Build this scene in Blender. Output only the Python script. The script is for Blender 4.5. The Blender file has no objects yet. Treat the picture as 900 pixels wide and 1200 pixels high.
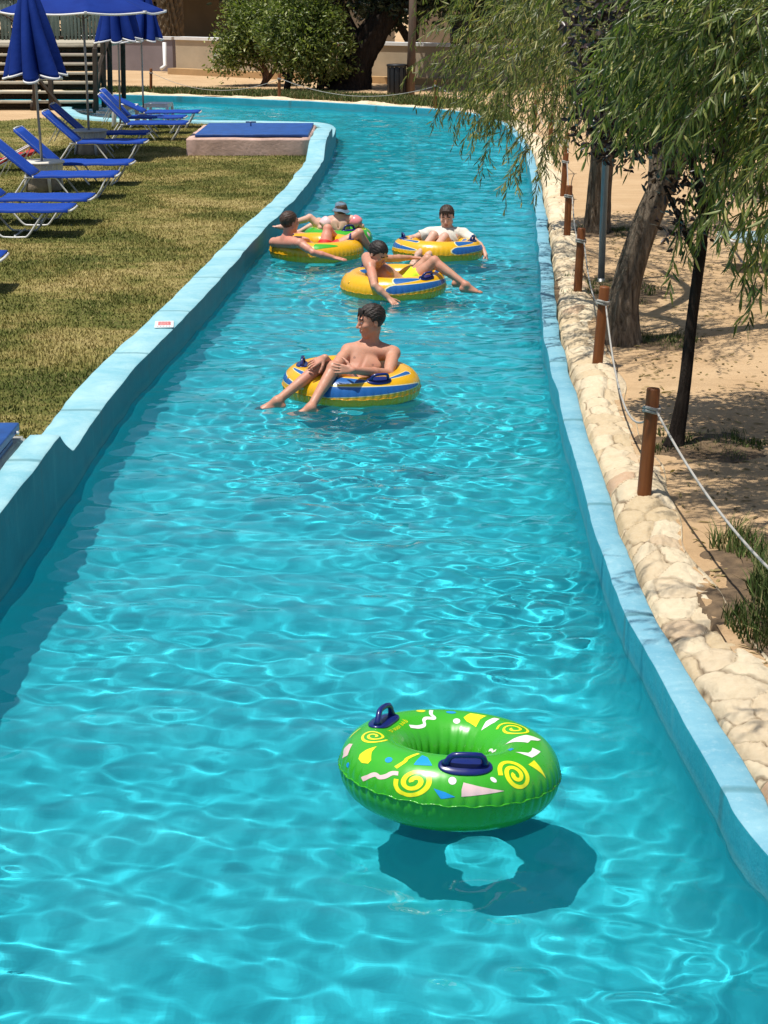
import bpy, bmesh, math, random
import numpy as np
from mathutils import Vector, Matrix, noise as mnoise
random.seed(7); rng = np.random.default_rng(11)
R = math.radians
scn = bpy.context.scene
col = scn.collection
HC = 3.2; PITCH = R(17.2); FOC = 2000.0

def at(px, py, z=0.0):
    """ground point (at height z) seen at a place of the 900x1200 photograph"""
    u = (px - 450) / FOC; v = (600 - py) / FOC
    dy = math.cos(PITCH) + v * math.sin(PITCH); dz = -math.sin(PITCH) + v * math.cos(PITCH)
    t = (z - HC) / dz
    return Vector((u * t, dy * t, z))

# ---------------------------------------------------------------- object helpers
def tag(o, label=None, cat=None, group=None, kind=None):
    if label: o['label'] = label
    if cat: o['category'] = cat
    if group: o['group'] = group
    if kind: o['kind'] = kind
    return o

def thing(name, label, cat, loc=(0, 0, 0), rz=0.0, group=None):
    o = bpy.data.objects.new(name, None); col.objects.link(o)
    o.empty_display_size = .1
    o.location = loc; o.rotation_euler = (0, 0, rz)
    return tag(o, label, cat, group)

def obj(name, me, mat=None, parent=None, smooth=True, loc=None):
    if isinstance(me, bmesh.types.BMesh):
        m = bpy.data.meshes.new(name); me.to_mesh(m); me.free(); me = m
    o = bpy.data.objects.new(name, me); col.objects.link(o)
    if mat is not None and len(me.materials) == 0:
        for mm in (mat if isinstance(mat, (list, tuple)) else [mat]): me.materials.append(mm)
    if smooth and len(me.polygons): me.polygons.foreach_set('use_smooth', [True] * len(me.polygons))
    if parent: o.parent = parent
    if loc is not None: o.location = loc
    return o

def copy_tree(o, parent=None):
    c = o.copy(); col.objects.link(c)
    if parent is not None: c.parent = parent
    for ch in [x for x in bpy.data.objects if x.parent == o]:
        copy_tree(ch, c)
    return c

def mesh_np(name, verts, faces, mat=None, parent=None, smooth=True, uv=None, mats=None, midx=None):
    """verts (n,3), faces (m,k) arrays"""
    verts = np.asarray(verts, dtype=np.float32); faces = np.asarray(faces, dtype=np.int32)
    me = bpy.data.meshes.new(name); k = faces.shape[1]
    me.vertices.add(len(verts)); me.vertices.foreach_set('co', verts.ravel())
    me.loops.add(faces.size); me.loops.foreach_set('vertex_index', faces.ravel())
    me.polygons.add(len(faces)); me.polygons.foreach_set('loop_start', np.arange(0, faces.size, k, dtype=np.int32))
    me.polygons.foreach_set('loop_total', np.full(len(faces), k, dtype=np.int32))
    if smooth: me.polygons.foreach_set('use_smooth', np.ones(len(faces), dtype=bool))
    if midx is not None: me.polygons.foreach_set('material_index', np.asarray(midx, dtype=np.int32))
    me.update(calc_edges=True)
    if uv is not None:
        l = me.uv_layers.new(name='UVMap'); l.data.foreach_set('uv', np.asarray(uv, dtype=np.float32)[faces.ravel()].ravel())
    for mm in (mats or ([mat] if mat else [])): me.materials.append(mm)
    return obj(name, me, None, parent, smooth=False)

def add_box(bm, c, s, rot=None, bev=0.0):
    m = Matrix.Translation(Vector(c)) @ (rot.to_4x4() if rot else Matrix.Identity(4)) @ Matrix.Diagonal((s[0], s[1], s[2], 1))
    t = bmesh.new(); bmesh.ops.create_cube(t, size=1.0, matrix=m)
    if bev > 0: bmesh.ops.bevel(t, geom=list(t.edges), offset=bev, segments=2, affect='EDGES', profile=.6)
    merge(bm, t); return bm

def merge(bm, t):
    me = bpy.data.meshes.new('tmp'); t.to_mesh(me); t.free(); bm.from_mesh(me); bpy.data.meshes.remove(me)

def add_tube(bm, pts, r, n=8, cap=True, closed=False):
    """sweep a circle along a polyline; r number or list"""
    pts = [Vector(p) for p in pts]; N = len(pts)
    rs = r if isinstance(r, (list, tuple)) else [r] * N
    rings = []; up = None
    for i in range(N):
        if closed: d = pts[(i + 1) % N] - pts[i - 1]
        else: d = pts[min(i + 1, N - 1)] - pts[max(i - 1, 0)]
        if d.length < 1e-9: d = Vector((0, 0, 1))
        d.normalize()
        if up is None:
            up = Vector((0, 0, 1)) if abs(d.z) < .9 else Vector((1, 0, 0))
        s = d.cross(up)
        if s.length < 1e-6: s = d.cross(Vector((1, 0, .1)))
        s.normalize(); u = s.cross(d).normalized(); up = u
        rings.append([bm.verts.new(pts[i] + (s * math.cos(a) + u * math.sin(a)) * rs[i]) for a in [2 * math.pi * k / n for k in range(n)]])
    for i in range(N if closed else N - 1):
        A, B = rings[i], rings[(i + 1) % N]
        for k in range(n):
            bm.faces.new((A[k], A[(k + 1) % n], B[(k + 1) % n], B[k]))
    if cap and not closed:
        bm.faces.new(rings[0][::-1]); bm.faces.new(rings[-1])
    return bm

def add_lathe(bm, prof, n=24, c=(0, 0, 0), a0=0.0, wob=None):
    """prof list of (r,z)"""
    c = Vector(c); rings = []
    for (r, z) in prof:
        rings.append([bm.verts.new(c + Vector((r * math.cos(a), r * math.sin(a), z))) for a in [a0 + 2 * math.pi * k / n for k in range(n)]])
    for A, B in zip(rings[:-1], rings[1:]):
        for k in range(n): bm.faces.new((A[k], A[(k + 1) % n], B[(k + 1) % n], B[k]))
    bm.faces.new(rings[0][::-1]); bm.faces.new(rings[-1])
    return bm

def smooth_line(pts, n, k=3):
    """Catmull-Rom resample of a 2-D/3-D polyline, n samples per span"""
    P = [Vector(p) for p in pts]; out = []
    for i in range(len(P) - 1):
        a = P[max(i - 1, 0)]; b = P[i]; c = P[i + 1]; d = P[min(i + 2, len(P) - 1)]
        for j in range(n):
            t = j / n
            out.append(.5 * ((2 * b) + (c - a) * t + (2 * a - 5 * b + 4 * c - d) * t * t + (3 * b - a - 3 * c + d) * t ** 3))
    out.append(P[-1]); return out

# ---------------------------------------------------------------- material helpers
class NT:
    def __init__(s, name):
        s.m = bpy.data.materials.new(name); s.m.use_nodes = True; s.t = s.m.node_tree; s.t.nodes.clear()
        s.out = s.n('ShaderNodeOutputMaterial')
    def n(s, ty, **kw):
        nd = s.t.nodes.new(ty)
        for k, v in kw.items():
            if k.startswith('i_'):
                nd.inputs[k[2:].replace('_', ' ')].default_value = v
            elif k.startswith('x'): nd.inputs[int(k[1:])].default_value = v
            else: setattr(nd, k, v)
        return nd
    def l(s, a, b): s.t.links.new(a, b)
    def coords(s, scale=(1, 1, 1), kind='Object', rot=(0, 0, 0)):
        tc = s.n('ShaderNodeTexCoord'); mp = s.n('ShaderNodeMapping'); mp.inputs['Scale'].default_value = scale; mp.inputs['Rotation'].default_value = rot
        s.l(tc.outputs[kind], mp.inputs[0]); return mp.outputs[0]
    def noise(s, vec, sc, det=4, rough=.55, dist=0.0):
        nd = s.n('ShaderNodeTexNoise'); nd.inputs['Scale'].default_value = sc; nd.inputs['Detail'].default_value = det
        nd.inputs['Roughness'].default_value = rough; nd.inputs['Distortion'].default_value = dist
        s.l(vec, nd.inputs['Vector']); return nd.outputs['Fac']
    def ramp(s, fac, stops, interp='LINEAR'):
        nd = s.n('ShaderNodeValToRGB'); cr = nd.color_ramp; cr.interpolation = interp
        while len(cr.elements) < len(stops): cr.elements.new(.5)
        for e, (p, c) in zip(cr.elements, stops):
            e.position = p; e.color = (c, c, c, 1) if not isinstance(c, (tuple, list)) else (*c[:3], 1)
        s.l(fac, nd.inputs[0]); return nd.outputs[0]
    def mix(s, fac, a, b, mode='MIX'):
        nd = s.n('ShaderNodeMix', data_type='RGBA', blend_type=mode)
        for sock, v in ((nd.inputs[0], fac), (nd.inputs[6], a), (nd.inputs[7], b)):
            if isinstance(v, (int, float)): sock.default_value = v if sock == nd.inputs[0] else (v, v, v, 1)
            elif isinstance(v, (tuple, list)): sock.default_value = (*v[:3], 1)
            else: s.l(v, sock)
        return nd.outputs[2]
    def math(s, op, a, b=None):
        nd = s.n('ShaderNodeMath', operation=op)
        for i, v in enumerate((a, b)):
            if v is None: continue
            if isinstance(v, (int, float)): nd.inputs[i].default_value = v
            else: s.l(v, nd.inputs[i])
        return nd.outputs[0]
    def bump(s, h, st=.3, dist=.02):
        nd = s.n('ShaderNodeBump'); nd.inputs['Strength'].default_value = st; nd.inputs['Distance'].default_value = dist
        s.l(h, nd.inputs['Height']); return nd.outputs[0]
    def bsdf(s, colr, rough=.6, metal=0.0, spec=.5, normal=None, **kw):
        b = s.n('ShaderNodeBsdfPrincipled')
        if isinstance(colr, (tuple, list)): b.inputs['Base Color'].default_value = (*colr[:3], 1)
        else: s.l(colr, b.inputs['Base Color'])
        if isinstance(rough, (int, float)): b.inputs['Roughness'].default_value = rough
        else: s.l(rough, b.inputs['Roughness'])
        b.inputs['Metallic'].default_value = metal; b.inputs['Specular IOR Level'].default_value = spec
        for k, v in kw.items(): b.inputs[k.replace('_', ' ')].default_value = v
        if normal is not None: s.l(normal, b.inputs['Normal'])
        s.l(b.outputs[0], s.out.inputs['Surface']); return b

def simple(name, c, rough=.6, metal=0.0, var=.12, sc=8.0, bump=0.0, **kw):
    t = NT(name); v = t.coords()
    n = t.noise(v, sc, 5)
    k = t.ramp(n, [(.3, 1 - var), (.7, 1 + var)])
    colr = t.mix(1.0, c, k, 'MULTIPLY')
    nm = t.bump(t.noise(v, sc * 6, 4), bump, .01) if bump else None
    t.bsdf(colr, rough, metal, normal=nm, **kw); return t.m
# ---------------------------------------------------------------- world, sun, camera
SUN_EL = R(75); SUN_DIR_XY = Vector((.86, .50)).normalized()      # direction in which shadows fall
w = bpy.data.worlds.new("World"); scn.world = w; w.use_nodes = True
wt = w.node_tree; wt.nodes.clear()
bg = wt.nodes.new('ShaderNodeBackground'); wo = wt.nodes.new('ShaderNodeOutputWorld')
sky = wt.nodes.new('ShaderNodeTexSky'); sky.sky_type = 'NISHITA'; sky.sun_disc = False
sky.sun_elevation = SUN_EL; sky.altitude = 20; sky.air_density = 1.0; sky.dust_density = 1.2; sky.ozone_density = 1.0
toward = Vector((-SUN_DIR_XY.x * math.cos(SUN_EL), -SUN_DIR_XY.y * math.cos(SUN_EL), math.sin(SUN_EL)))
sky.sun_rotation = math.atan2(toward.x, toward.y)
bg.inputs[1].default_value = 0.082
wt.links.new(sky.outputs[0], bg.inputs[0]); wt.links.new(bg.outputs[0], wo.inputs[0])
sl = bpy.data.lights.new('sun', 'SUN'); sl.energy = 4.4; sl.angle = R(.53); sl.color = (1, .955, .88)
so = bpy.data.objects.new('sun', sl); col.objects.link(so)
so.rotation_euler = (-toward).to_track_quat('-Z', 'Y').to_euler(); so.location = (0, 10, 30)
try: sl.cycles.is_caustics_light = True
except Exception as e: print(e)
cam = bpy.data.cameras.new('camera'); co = bpy.data.objects.new('camera', cam); col.objects.link(co)
cam.sensor_fit = 'VERTICAL'; cam.sensor_height = 36; cam.lens = 36 * FOC / 1200
cam.clip_start = .1; cam.clip_end = 2000
co.location = (0, 0, HC); co.rotation_euler = (R(90) - PITCH, 0, 0)
scn.camera = co
scn.view_settings.view_transform = 'Standard'; scn.view_settings.look = 'None'
scn.view_settings.exposure = 0.3; scn.view_settings.gamma = 1.0; scn.view_settings.use_curve_mapping = False
cy = scn.cycles
cy.use_denoising = True
try: cy.denoiser = 'OPENIMAGEDENOISE'
except Exception: pass
cy.max_bounces = 8; cy.diffuse_bounces = 3; cy.glossy_bounces = 3; cy.transmission_bounces = 5; cy.transparent_max_bounces = 10
cy.sample_clamp_indirect = 4.0; cy.sample_clamp_direct = 12.0
cy.caustics_reflective = False; cy.caustics_refractive = True; cy.blur_glossy = .3
cy.use_adaptive_sampling = True; cy.adaptive_threshold = .01
# ---------------------------------------------------------------- river outline
LEFT = [(-2.1, -2), (-2.09, 4), (-2.09, 8.8), (-2.06, 10.9), (-2.0, 13.5), (-1.84, 15.7), (-1.66, 18.7), (-1.55, 20.9), (-1.37, 23.4), (-1.21, 26.1),
        (-1.1, 28.9), (-1.04, 32), (-1.02, 35.5), (-1.06, 37.6), (-1.4, 38.8), (-2.5, 39.3), (-4.4, 39.6), (-6.0, 40.0), (-7.0, 41.1), (-7.7, 43.2), (-8.6, 45.6), (-14, 49.0)]
RIGHT = [(2.9, -2), (1.95, 3), (1.4, 5.5), (1.33, 6.1), (1.28, 6.8), (1.235, 7.6), (1.215, 8.4), (1.215, 9.2), (1.25, 10.3), (1.31, 12), (1.43, 15), (1.66, 18), (1.89, 21),
         (2.25, 26), (2.56, 31), (2.68, 34), (2.72, 37), (2.62, 39.8), (2.15, 42.4), (1.2, 44.2), (0.1, 45.2), (-1.6, 46.7), (-3.5, 48.0), (-5, 49.0), (-7.3, 49.9), (-14, 53.2)]
LS = smooth_line([(x, y, 0) for x, y in LEFT], 12); RS = smooth_line([(x, y, 0) for x, y in RIGHT], 12)
def offset(line, d):
    """offset to the left (+) or the right (-) of travel"""
    out = []
    for i, p in enumerate(line):
        t = line[min(i + 1, len(line) - 1)] - line[max(i - 1, 0)]; t.normalize()
        out.append(p + Vector((-t.y, t.x, 0)) * d)
    return out
def strip(profile_pts, name, mat, parent=None, smooth=False):
    """profile_pts: list of polylines (same length) -> quad strips between successive ones"""
    n = len(profile_pts[0]); V = np.array([[*p] for L in profile_pts for p in L]); Fc = []
    for k in range(len(profile_pts) - 1):
        for i in range(n - 1):
            Fc.append((k * n + i, k * n + i + 1, (k + 1) * n + i + 1, (k + 1) * n + i))
    return mesh_np(name, V, Fc, mat, parent, smooth)
def atz(line, z): return [Vector((p.x, p.y, z)) for p in line]

POOL_D = -0.72
# paint on the shell: turquoise, a little blotchy and worn
t = NT('pool_paint_floor'); v = t.coords()
c = t.ramp(t.noise(v, 1.3, 6, .6), [(.3, (.022, .42, .515)), (.5, (.030, .48, .58)), (.7, (.05, .53, .62))])
c = t.mix(t.ramp(t.noise(v, 9, 6, .7), [(.56, 0.0), (.72, .3)]), c, (.03, .52, .58))
t.bsdf(c, .8, spec=.2); M_FLOOR = t.m

fl = mesh_np('pool_floor', [(-16, -3, POOL_D), (6, -3, POOL_D), (6, 56, POOL_D), (-16, 56, POOL_D)], [(0, 1, 2, 3)], M_FLOOR, smooth=False)
tag(fl, kind='structure')

# water surface: a fine grid carrying a real wave field
wr = np.random.default_rng(5)
def wave_field(X, Y):
    Z = np.zeros_like(X)
    D = np.hypot(X, Y - 0)
    n1 = 46
    for i in range(n1):
        lam = .17 * (1.7 / .17) ** wr.random()
        th = wr.normal(0, .28 if i % 2 else .6) + (math.pi / 2 if wr.random() < .85 else .3)     # mostly moving along the river
        k = 2 * math.pi / lam
        a = .0044 * lam ** 1.0 / math.sqrt(n1 / 12) * (0.6 + .8 * wr.random())
        ph = wr.random() * 6.283
        kx, ky = k * math.cos(th), k * math.sin(th)
        # slow wobble bends the crests
        wob = .9 * np.sin(X * 1.3 * math.cos(i) + Y * .8 * math.sin(i * 1.7) + i) + .5 * np.sin(Y * 1.9 + i * 2.1 + X * 1.1)
        p = kx * X + ky * Y + ph + wob
        Z += a * (np.sin(p) + .28 * np.cos(2 * p))
    # short busy ripples that come and go in patches
    n2 = 30; Z2 = np.zeros_like(X)
    for i in range(n2):
        lam = .14 * (.55 / .14) ** wr.random(); th = wr.random() * 6.283 if i % 2 else wr.normal(math.pi / 2, .5); k = 2 * math.pi / lam
        p = k * math.cos(th) * X + k * math.sin(th) * Y + wr.random() * 6.283 + 1.3 * np.sin(X * 1.7 + i) * np.cos(Y * 1.1 + 2 * i)
        Z2 += .0028 * lam * (np.sin(p) + .25 * np.sin(2 * p + 1))
    m = .58 + .5 * np.sin(X * 1.1 + 1.7 * np.sin(Y * .7)) + .45 * np.sin(Y * 1.6 + 1.3 * np.sin(X * 1.3 + 2)) 
    big = np.interp(Y, [5, 9, 14, 30], [.48, .58, .9, 1.1]); small = np.interp(Y, [5, 9, 14, 30], [1.7, 1.5, 1.0, 1.1])
    Z = Z * big + Z2 * np.clip(m, .42, 1.4) * small
    # rings spreading from the swimmers and the empty tube
    for j, (cx_, cy_, a_) in enumerate(((.27, 6.4, .0009), (-.27, 13.68, .005), (.1, 18.46, .006), (-.83, 21.0, .005), (.66, 21.0, .005), (-.75, 13.05, .004), (.06, 17.8, .004))):
        d = np.hypot(X - cx_, Y - cy_); e = np.clip(d - (.5 if j < 5 else .05), 0, 9); Z += a_ * np.exp(-e / .55) * np.sin(e * 36 + j + .8 * np.sin(3 * np.arctan2(Y - cy_, X - cx_) + j))
    return Z
ys = []; y = -1.5
while y < 53:
    ys.append(y); y += .019 if y < 10 else (.019 + (y - 10) * .0021)
ys = np.array(ys)
xs = np.arange(-2.75, 2.9, .022)
X, Y = np.meshgrid(xs, ys)
Z = wave_field(X, Y)
amp = 1.0
nx, ny = len(xs), len(ys)
V = np.stack([X.ravel(), Y.ravel(), Z.ravel()], 1)
ii = np.arange(nx - 1)[None, :] + nx * np.arange(ny - 1)[:, None]
Fc = np.stack([ii.ravel(), ii.ravel() + 1, ii.ravel() + nx + 1, ii.ravel() + nx], 1)
cx = X[:-1, :-1].ravel(); cyy = Y[:-1, :-1].ravel()
def edge_x(line, yq, lim=38):
    P = [(p.y, p.x) for p in line if p.y < lim]; P.sort()
    a = np.array(P); return np.interp(yq, a[:, 0], a[:, 1])
lx = edge_x(LEFT_ := LS, cyy); rx = edge_x(RS, cyy, 36.9)
keep = (cyy > 37) | ((cx > lx - .12) & (cx < rx + .12))
Fc = Fc[keep]
# the far reach that turns off to the left: coarser sheet
base = len(V)
xs2 = np.arange(-15, -2.74, .11); m = ys > 37; ys2 = ys[m]
xs2 = np.append(xs2[:-1], -2.75)
X2, Y2 = np.meshgrid(xs2, ys2)
wr = np.random.default_rng(5); Z2 = wave_field(X2, Y2)
nx2, ny2 = len(xs2), len(ys2)
V = np.concatenate([V, np.stack([X2.ravel(), Y2.ravel(), Z2.ravel()], 1)])
ii = np.arange(nx2 - 1)[None, :] + nx2 * np.arange(ny2 - 1)[:, None] + base
Fc = np.concatenate([Fc, np.stack([ii.ravel(), ii.ravel() + 1, ii.ravel() + nx2 + 1, ii.ravel() + nx2], 1)])
used = np.zeros(len(V), bool); used[Fc.ravel()] = True
remap = np.cumsum(used) - 1
V = V[used]; Fc = remap[Fc]

t = NT('river_water')
gl = t.n('ShaderNodeBsdfPrincipled'); gl.inputs['Base Color'].default_value = (.86, .985, 1, 1)
gl.inputs['Roughness'].default_value = 0.0; gl.inputs['IOR'].default_value = 1.333; gl.inputs['Transmission Weight'].default_value = 1.0
df = t.n('ShaderNodeBsdfDiffuse'); df.inputs['Color'].default_value = (.01, .42, .52, 1)     # fine turbidity of the pool water
mxs = t.n('ShaderNodeMixShader'); mxs.inputs[0].default_value = .12
t.l(gl.outputs[0], mxs.inputs[1]); t.l(df.outputs[0], mxs.inputs[2]); t.l(mxs.outputs[0], t.out.inputs['Surface'])
M_WATER = t.m
WATER = mesh_np('water', V, Fc, M_WATER)
tag(WATER, kind='structure')
try:
    WATER.cycles.is_caustics_caster = True
    fl.cycles.is_caustics_receiver = True
except Exception as e: print('caustics', e)
# ---------------------------------------------------------------- pool walls, coping, ground
def seg_noise(p, f, a, s=0.0): return a * mnoise.noise(Vector((p.x * f + s, p.y * f, s)))
def paint(name, base, worn, k=.5, rough=.6, sc=2.2, st=.4, scum=False):
    t = NT(name); v = t.coords()
    n = t.noise(v, sc, 8, .68, .6)
    c = t.mix(t.ramp(n, [(.5 - .12, 0.0), (.5 + .14, 1.0)]), base, worn)
    c = t.mix(t.ramp(t.noise(v, 22, 6, .7), [(.52, 0.0), (.8, k * .55)]), c, (.52, .66, .66))
    c = t.mix(t.ramp(t.noise(v, 5, 8, .75), [(.60, 0.0), (.74, .45)]), c, tuple(x * .55 for x in base))
    v2 = t.n('ShaderNodeTexWave', wave_type='BANDS', bands_direction='Y'); v2.inputs['Scale'].default_value = .16; v2.inputs['Distortion'].default_value = 1.2
    t.l(v, v2.inputs['Vector'])
    c = t.mix(t.ramp(v2.outputs['Fac'], [(.0, .6), (.0016, 0.0)]), c, (.05, .16, .18))
    if scum:
        sx = t.n('ShaderNodeSeparateXYZ'); t.l(v, sx.inputs[0]); zz = t.math('ADD', sx.outputs[2], t.math('MULTIPLY', t.noise(v, 7, 5, .7), .05))
        c = t.mix(t.ramp(t.math('ADD', t.math('MULTIPLY', zz, 2.5), .4), [(.40, 0.0), (.455, .45), (.50, .3), (.60, 0.0)]), c, (.16, .34, .33))
        c = t.mix(t.ramp(t.noise(t.coords((9, 9, .7)), 1.3, 6, .7), [(.55, 0.0), (.72, .4)]), c, (.12, .34, .37))
    h = t.noise(v, 26, 6, .7); t.bsdf(c, rough, normal=t.bump(h, st, .012)); return t.m
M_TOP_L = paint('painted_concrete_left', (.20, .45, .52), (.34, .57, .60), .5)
M_FACE_SHADE_L = paint('shade_painted_wall_left', (.008, .17, .215), (.012, .21, .26), .06, .5, scum=True)  # unbleached paint, darkened further: the shade on this face is in the colour
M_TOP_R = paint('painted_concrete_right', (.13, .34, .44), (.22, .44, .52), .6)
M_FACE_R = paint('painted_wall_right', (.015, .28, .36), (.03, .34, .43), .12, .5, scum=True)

def lz(y):                                            # top of the left wall along the river
    def sm(a, b, x): x = min(max((x - a) / (b - a), 0), 1); return x * x * (3 - 2 * x)
    z = .25
    if y < 10.93: z = .45 if y < 10.56 else .45 - .20 * min(1, (y - 10.56) / .36) ** .8
    z += .25 * sm(30.4, 31.6, y) * (1 - sm(34.3, 34.9, y))
    return z
def densify(line, y0=9.0, y1=12.5, step=.05):
    out = []
    for a, b in zip(line[:-1], line[1:]):
        n = max(1, int((b - a).length / (step if (y0 < (a.y + b.y) / 2 < y1 and (a.x + b.x) / 2 > -2.3) else .16)))
        for j in range(n): out.append(a.lerp(b, j / n))
    out.append(line[-1]); return out
LD = densify(LS)
ins = [p + Vector((seg_noise(p, 1.1, .022, 3) + seg_noise(p, 4.0, .007, 8), 0, 0)) for p in LD]
tz = [lz(p.y) if p.x > -2.3 else .25 for p in LD]
def width(p):
    return (.21 if p.y < 10.7 else .21 + min(1, (p.y - 10.7) / .3) * .10) + seg_noise(p, .9, .02, 5) + seg_noise(p, 5, .008, 2)
outs = [a + (b - c) for a, b, c in zip(ins, [o for o in offset(LD, 1.0)], LD)]
outs = [a + (o - a).normalized() * width(a) for a, o in zip(ins, outs)]
zt = [z + seg_noise(p, 1.7, .006, 9) for z, p in zip(tz, LD)]
def mk(line_a, line_b, f, dz): return [Vector((a.x + (b.x - a.x) * f, a.y + (b.y - a.y) * f, z + dz)) for a, b, z in zip(line_a, line_b, zt)]
wall = thing('pool_wall', 'pale turquoise painted concrete wall along the lawn side of the river', 'wall', (-2.1, 12, 0))
def local(lines, root): return [[p - root.location for p in L] for L in lines]
cove = [(.42, POOL_D - .004), (.30, POOL_D + .02), (.19, POOL_D + .075), (.10, POOL_D + .16), (.04, POOL_D + .27), (.008, POOL_D + .40)]
io = offset(ins, -1.0); io = [a + (b - a).normalized() for a, b in zip(ins, io)]
strip(local([[Vector((a.x + (b.x - a.x) * f, a.y + (b.y - a.y) * f, z)) for a, b in zip(ins, io)] for f, z in cove] + [atz(ins, -.2), atz(ins, -.06)], wall), 'underwater_lining', M_FLOOR, wall, True)
strip(local([atz(ins, -.06), atz(ins, .02), mk(ins, outs, 0, -.014), mk(ins, outs, .012, -.006)], wall), 'inner_face', M_FACE_SHADE_L, wall, True)
strip(local([mk(ins, outs, .012, -.006), mk(ins, outs, .05, 0), mk(ins, outs, .35, .004), mk(ins, outs, .7, .002), mk(ins, outs, .95, 0), mk(ins, outs, 1.0, -.012), [Vector((p.x, p.y, .1)) for p in outs]], wall), 'coping', M_TOP_L, wall, True)

RD = densify(RS, -9, -9)
rin = [p + Vector((seg_noise(p, 1.3, .02, 13) + seg_noise(p, 5, .006, 1), 0, 0)) for p in RD]
rof = offset(RD, -1.0)
CW = [.145 + seg_noise(p, 1.1, .018, 6) + seg_noise(p, 6, .006, 4) for p in RD]
rout = [a + (o - b) * w_ for a, o, b, w_ in zip(rin, rof, RD, CW)]
zt = [.18 + seg_noise(p, 1.2, .008, 21) for p in RD]
wallr = thing('pool_wall', 'blue painted concrete wall with narrow coping beside the mortared stone kerb', 'wall', (1.3, 12, 0))
ro_ = offset(rin, 1.0); ro_ = [a + (b - a).normalized() for a, b in zip(rin, ro_)]
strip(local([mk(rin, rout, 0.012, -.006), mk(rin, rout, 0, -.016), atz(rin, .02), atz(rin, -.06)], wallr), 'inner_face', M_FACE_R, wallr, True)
strip(local([atz(rin, -.06), atz(rin, -.2)] + [[Vector((a.x + (b.x - a.x) * f, a.y + (b.y - a.y) * f, z)) for a, b in zip(rin, ro_)] for f, z in cove[::-1]], wallr), 'underwater_lining', M_FLOOR, wallr, True)
strip(local([atz(rout, -.02), mk(rin, rout, 1.0, -.01), mk(rin, rout, .93, 0), mk(rin, rout, .5, .003), mk(rin, rout, .07, 0), mk(rin, rout, .012, -.006)], wallr), 'coping', M_TOP_R, wallr, True)

# ---- rough stone kerb on the outer bank
def resample(line, stepf):
    P = [Vector(p) for p in line]; out = [P[0]]; i = 0; cur = P[0]
    while i < len(P) - 1:
        st_ = stepf(cur); d = (P[i + 1] - cur).length
        if d < st_: 
            i += 1
            if i >= len(P) - 1: break
            # move on, keeping the remainder
            rem = st_ - d; a, b = P[i], P[i + 1]
            while (b - a).length < rem and i < len(P) - 2: rem -= (b - a).length; i += 1; a, b = P[i], P[i + 1]
            cur = a + (b - a).normalized() * rem
        else: cur = cur + (P[i + 1] - cur).normalized() * st_
        out.append(cur)
    return out
RSS = resample(RD, lambda p: .015 if p.y < 11 else .015 + (p.y - 11) * .0026)
nrm = [(o - a) for a, o in zip(RSS, offset(RSS, -1.0))]
nt = 36
S = np.zeros(len(RSS)); 
for i in range(1, len(RSS)): S[i] = S[i - 1] + (RSS[i] - RSS[i - 1]).length
T = np.linspace(0, 1, nt)
SS, TT = np.meshgrid(S, T, indexing='ij')
cellr = np.random.default_rng(3)
CA, CB = .27, .20                                        # cell size along / across
W0 = .36
U = SS / CA; Vv = TT * W0 / CB
U = U + .22 * np.sin(Vv * 2.3 + SS * .7) ; 
iu = np.floor(U).astype(int); iv = np.floor(Vv).astype(int)
def hsh(i, j, k): 
    a = np.sin(i * 127.1 + j * 311.7 + k * 74.7) * 43758.5453
    return a - np.floor(a)
d1 = np.full(U.shape, 9.0); d2 = np.full(U.shape, 9.0); idv = np.zeros(U.shape)
for di in (-1, 0, 1):
    for dj in (-1, 0, 1):
        ci = iu + di; cj = iv + dj
        px_ = ci + .5 + (hsh(ci, cj, 1) - .5) * .75; py_ = cj + .5 + (hsh(ci, cj, 2) - .5) * .7
        d = np.hypot((U - px_), (Vv - py_) * .85) * (1 + .25 * (hsh(ci, cj, 5) - .5))
        nw = d < d1
        d2 = np.where(nw, d1, np.minimum(d2, d)); idv = np.where(nw, hsh(ci, cj, 3), idv); d1 = np.where(nw, d, d1)
edge = np.clip((d2 - d1) / .30, 0, 1)
bul = edge ** .5
nzs = np.array([[mnoise.fractal(Vector((p.x + n.x * t_ * W0, p.y + n.y * t_ * W0, 0)) * 9.0, .9, 2.1, 5) for t_ in T] for p, n in zip(RSS, nrm)]) if True else 0
prof = np.sin(np.clip(TT, 0, 1) * math.pi) ** .34
nz2 = np.array([[mnoise.fractal(Vector((p.x + n.x * t_ * W0, (p.y + n.y * t_ * W0) * 1.6, 7)) * 26.0, .8, 2.1, 3) for t_ in T] for p, n in zip(RSS, nrm)])
Zst = .11 + prof * (.085 + .03 * np.sin(SS * 1.7) + .02 * np.sin(SS * 4.1 + 1)) + prof * (bul - .6) * .022 + (idv - .5) * .012 * prof + nzs * .016 + nz2 * .008
Zst[:, -1] = .04; Zst[:, -2] = np.maximum(Zst[:, -2], .185) ; Zst[:, 0] = .04
base_off = np.interp(np.array([p.y for p in RSS]), [5, 50], [.165, .19])
wid = W0 + .03 * np.sin(S * 2.1) + .02 * np.sin(S * 5.3 + 2)
px_ = np.array([[p.x, p.y] for p in RSS]); nn = np.array([[n.x, n.y] for n in nrm])
off = base_off[:, None] - .03 * (TT < .001) + TT * wid[:, None] + (nzs * .012) * np.sin(TT * math.pi); off[:, -1] = off[:, -2] + .006
V_ = np.stack([px_[:, 0, None] + nn[:, 0, None] * off, px_[:, 1, None] + nn[:, 1, None] * off, Zst], -1).reshape(-1, 3)
ns_ = len(RSS)
ii = np.arange(nt - 1)[None, :] + nt * np.arange(ns_ - 1)[:, None]
Fq = np.stack([ii.ravel(), ii.ravel() + nt, ii.ravel() + nt + 1, ii.ravel() + 1], 1)[:, ::-1]
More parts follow.
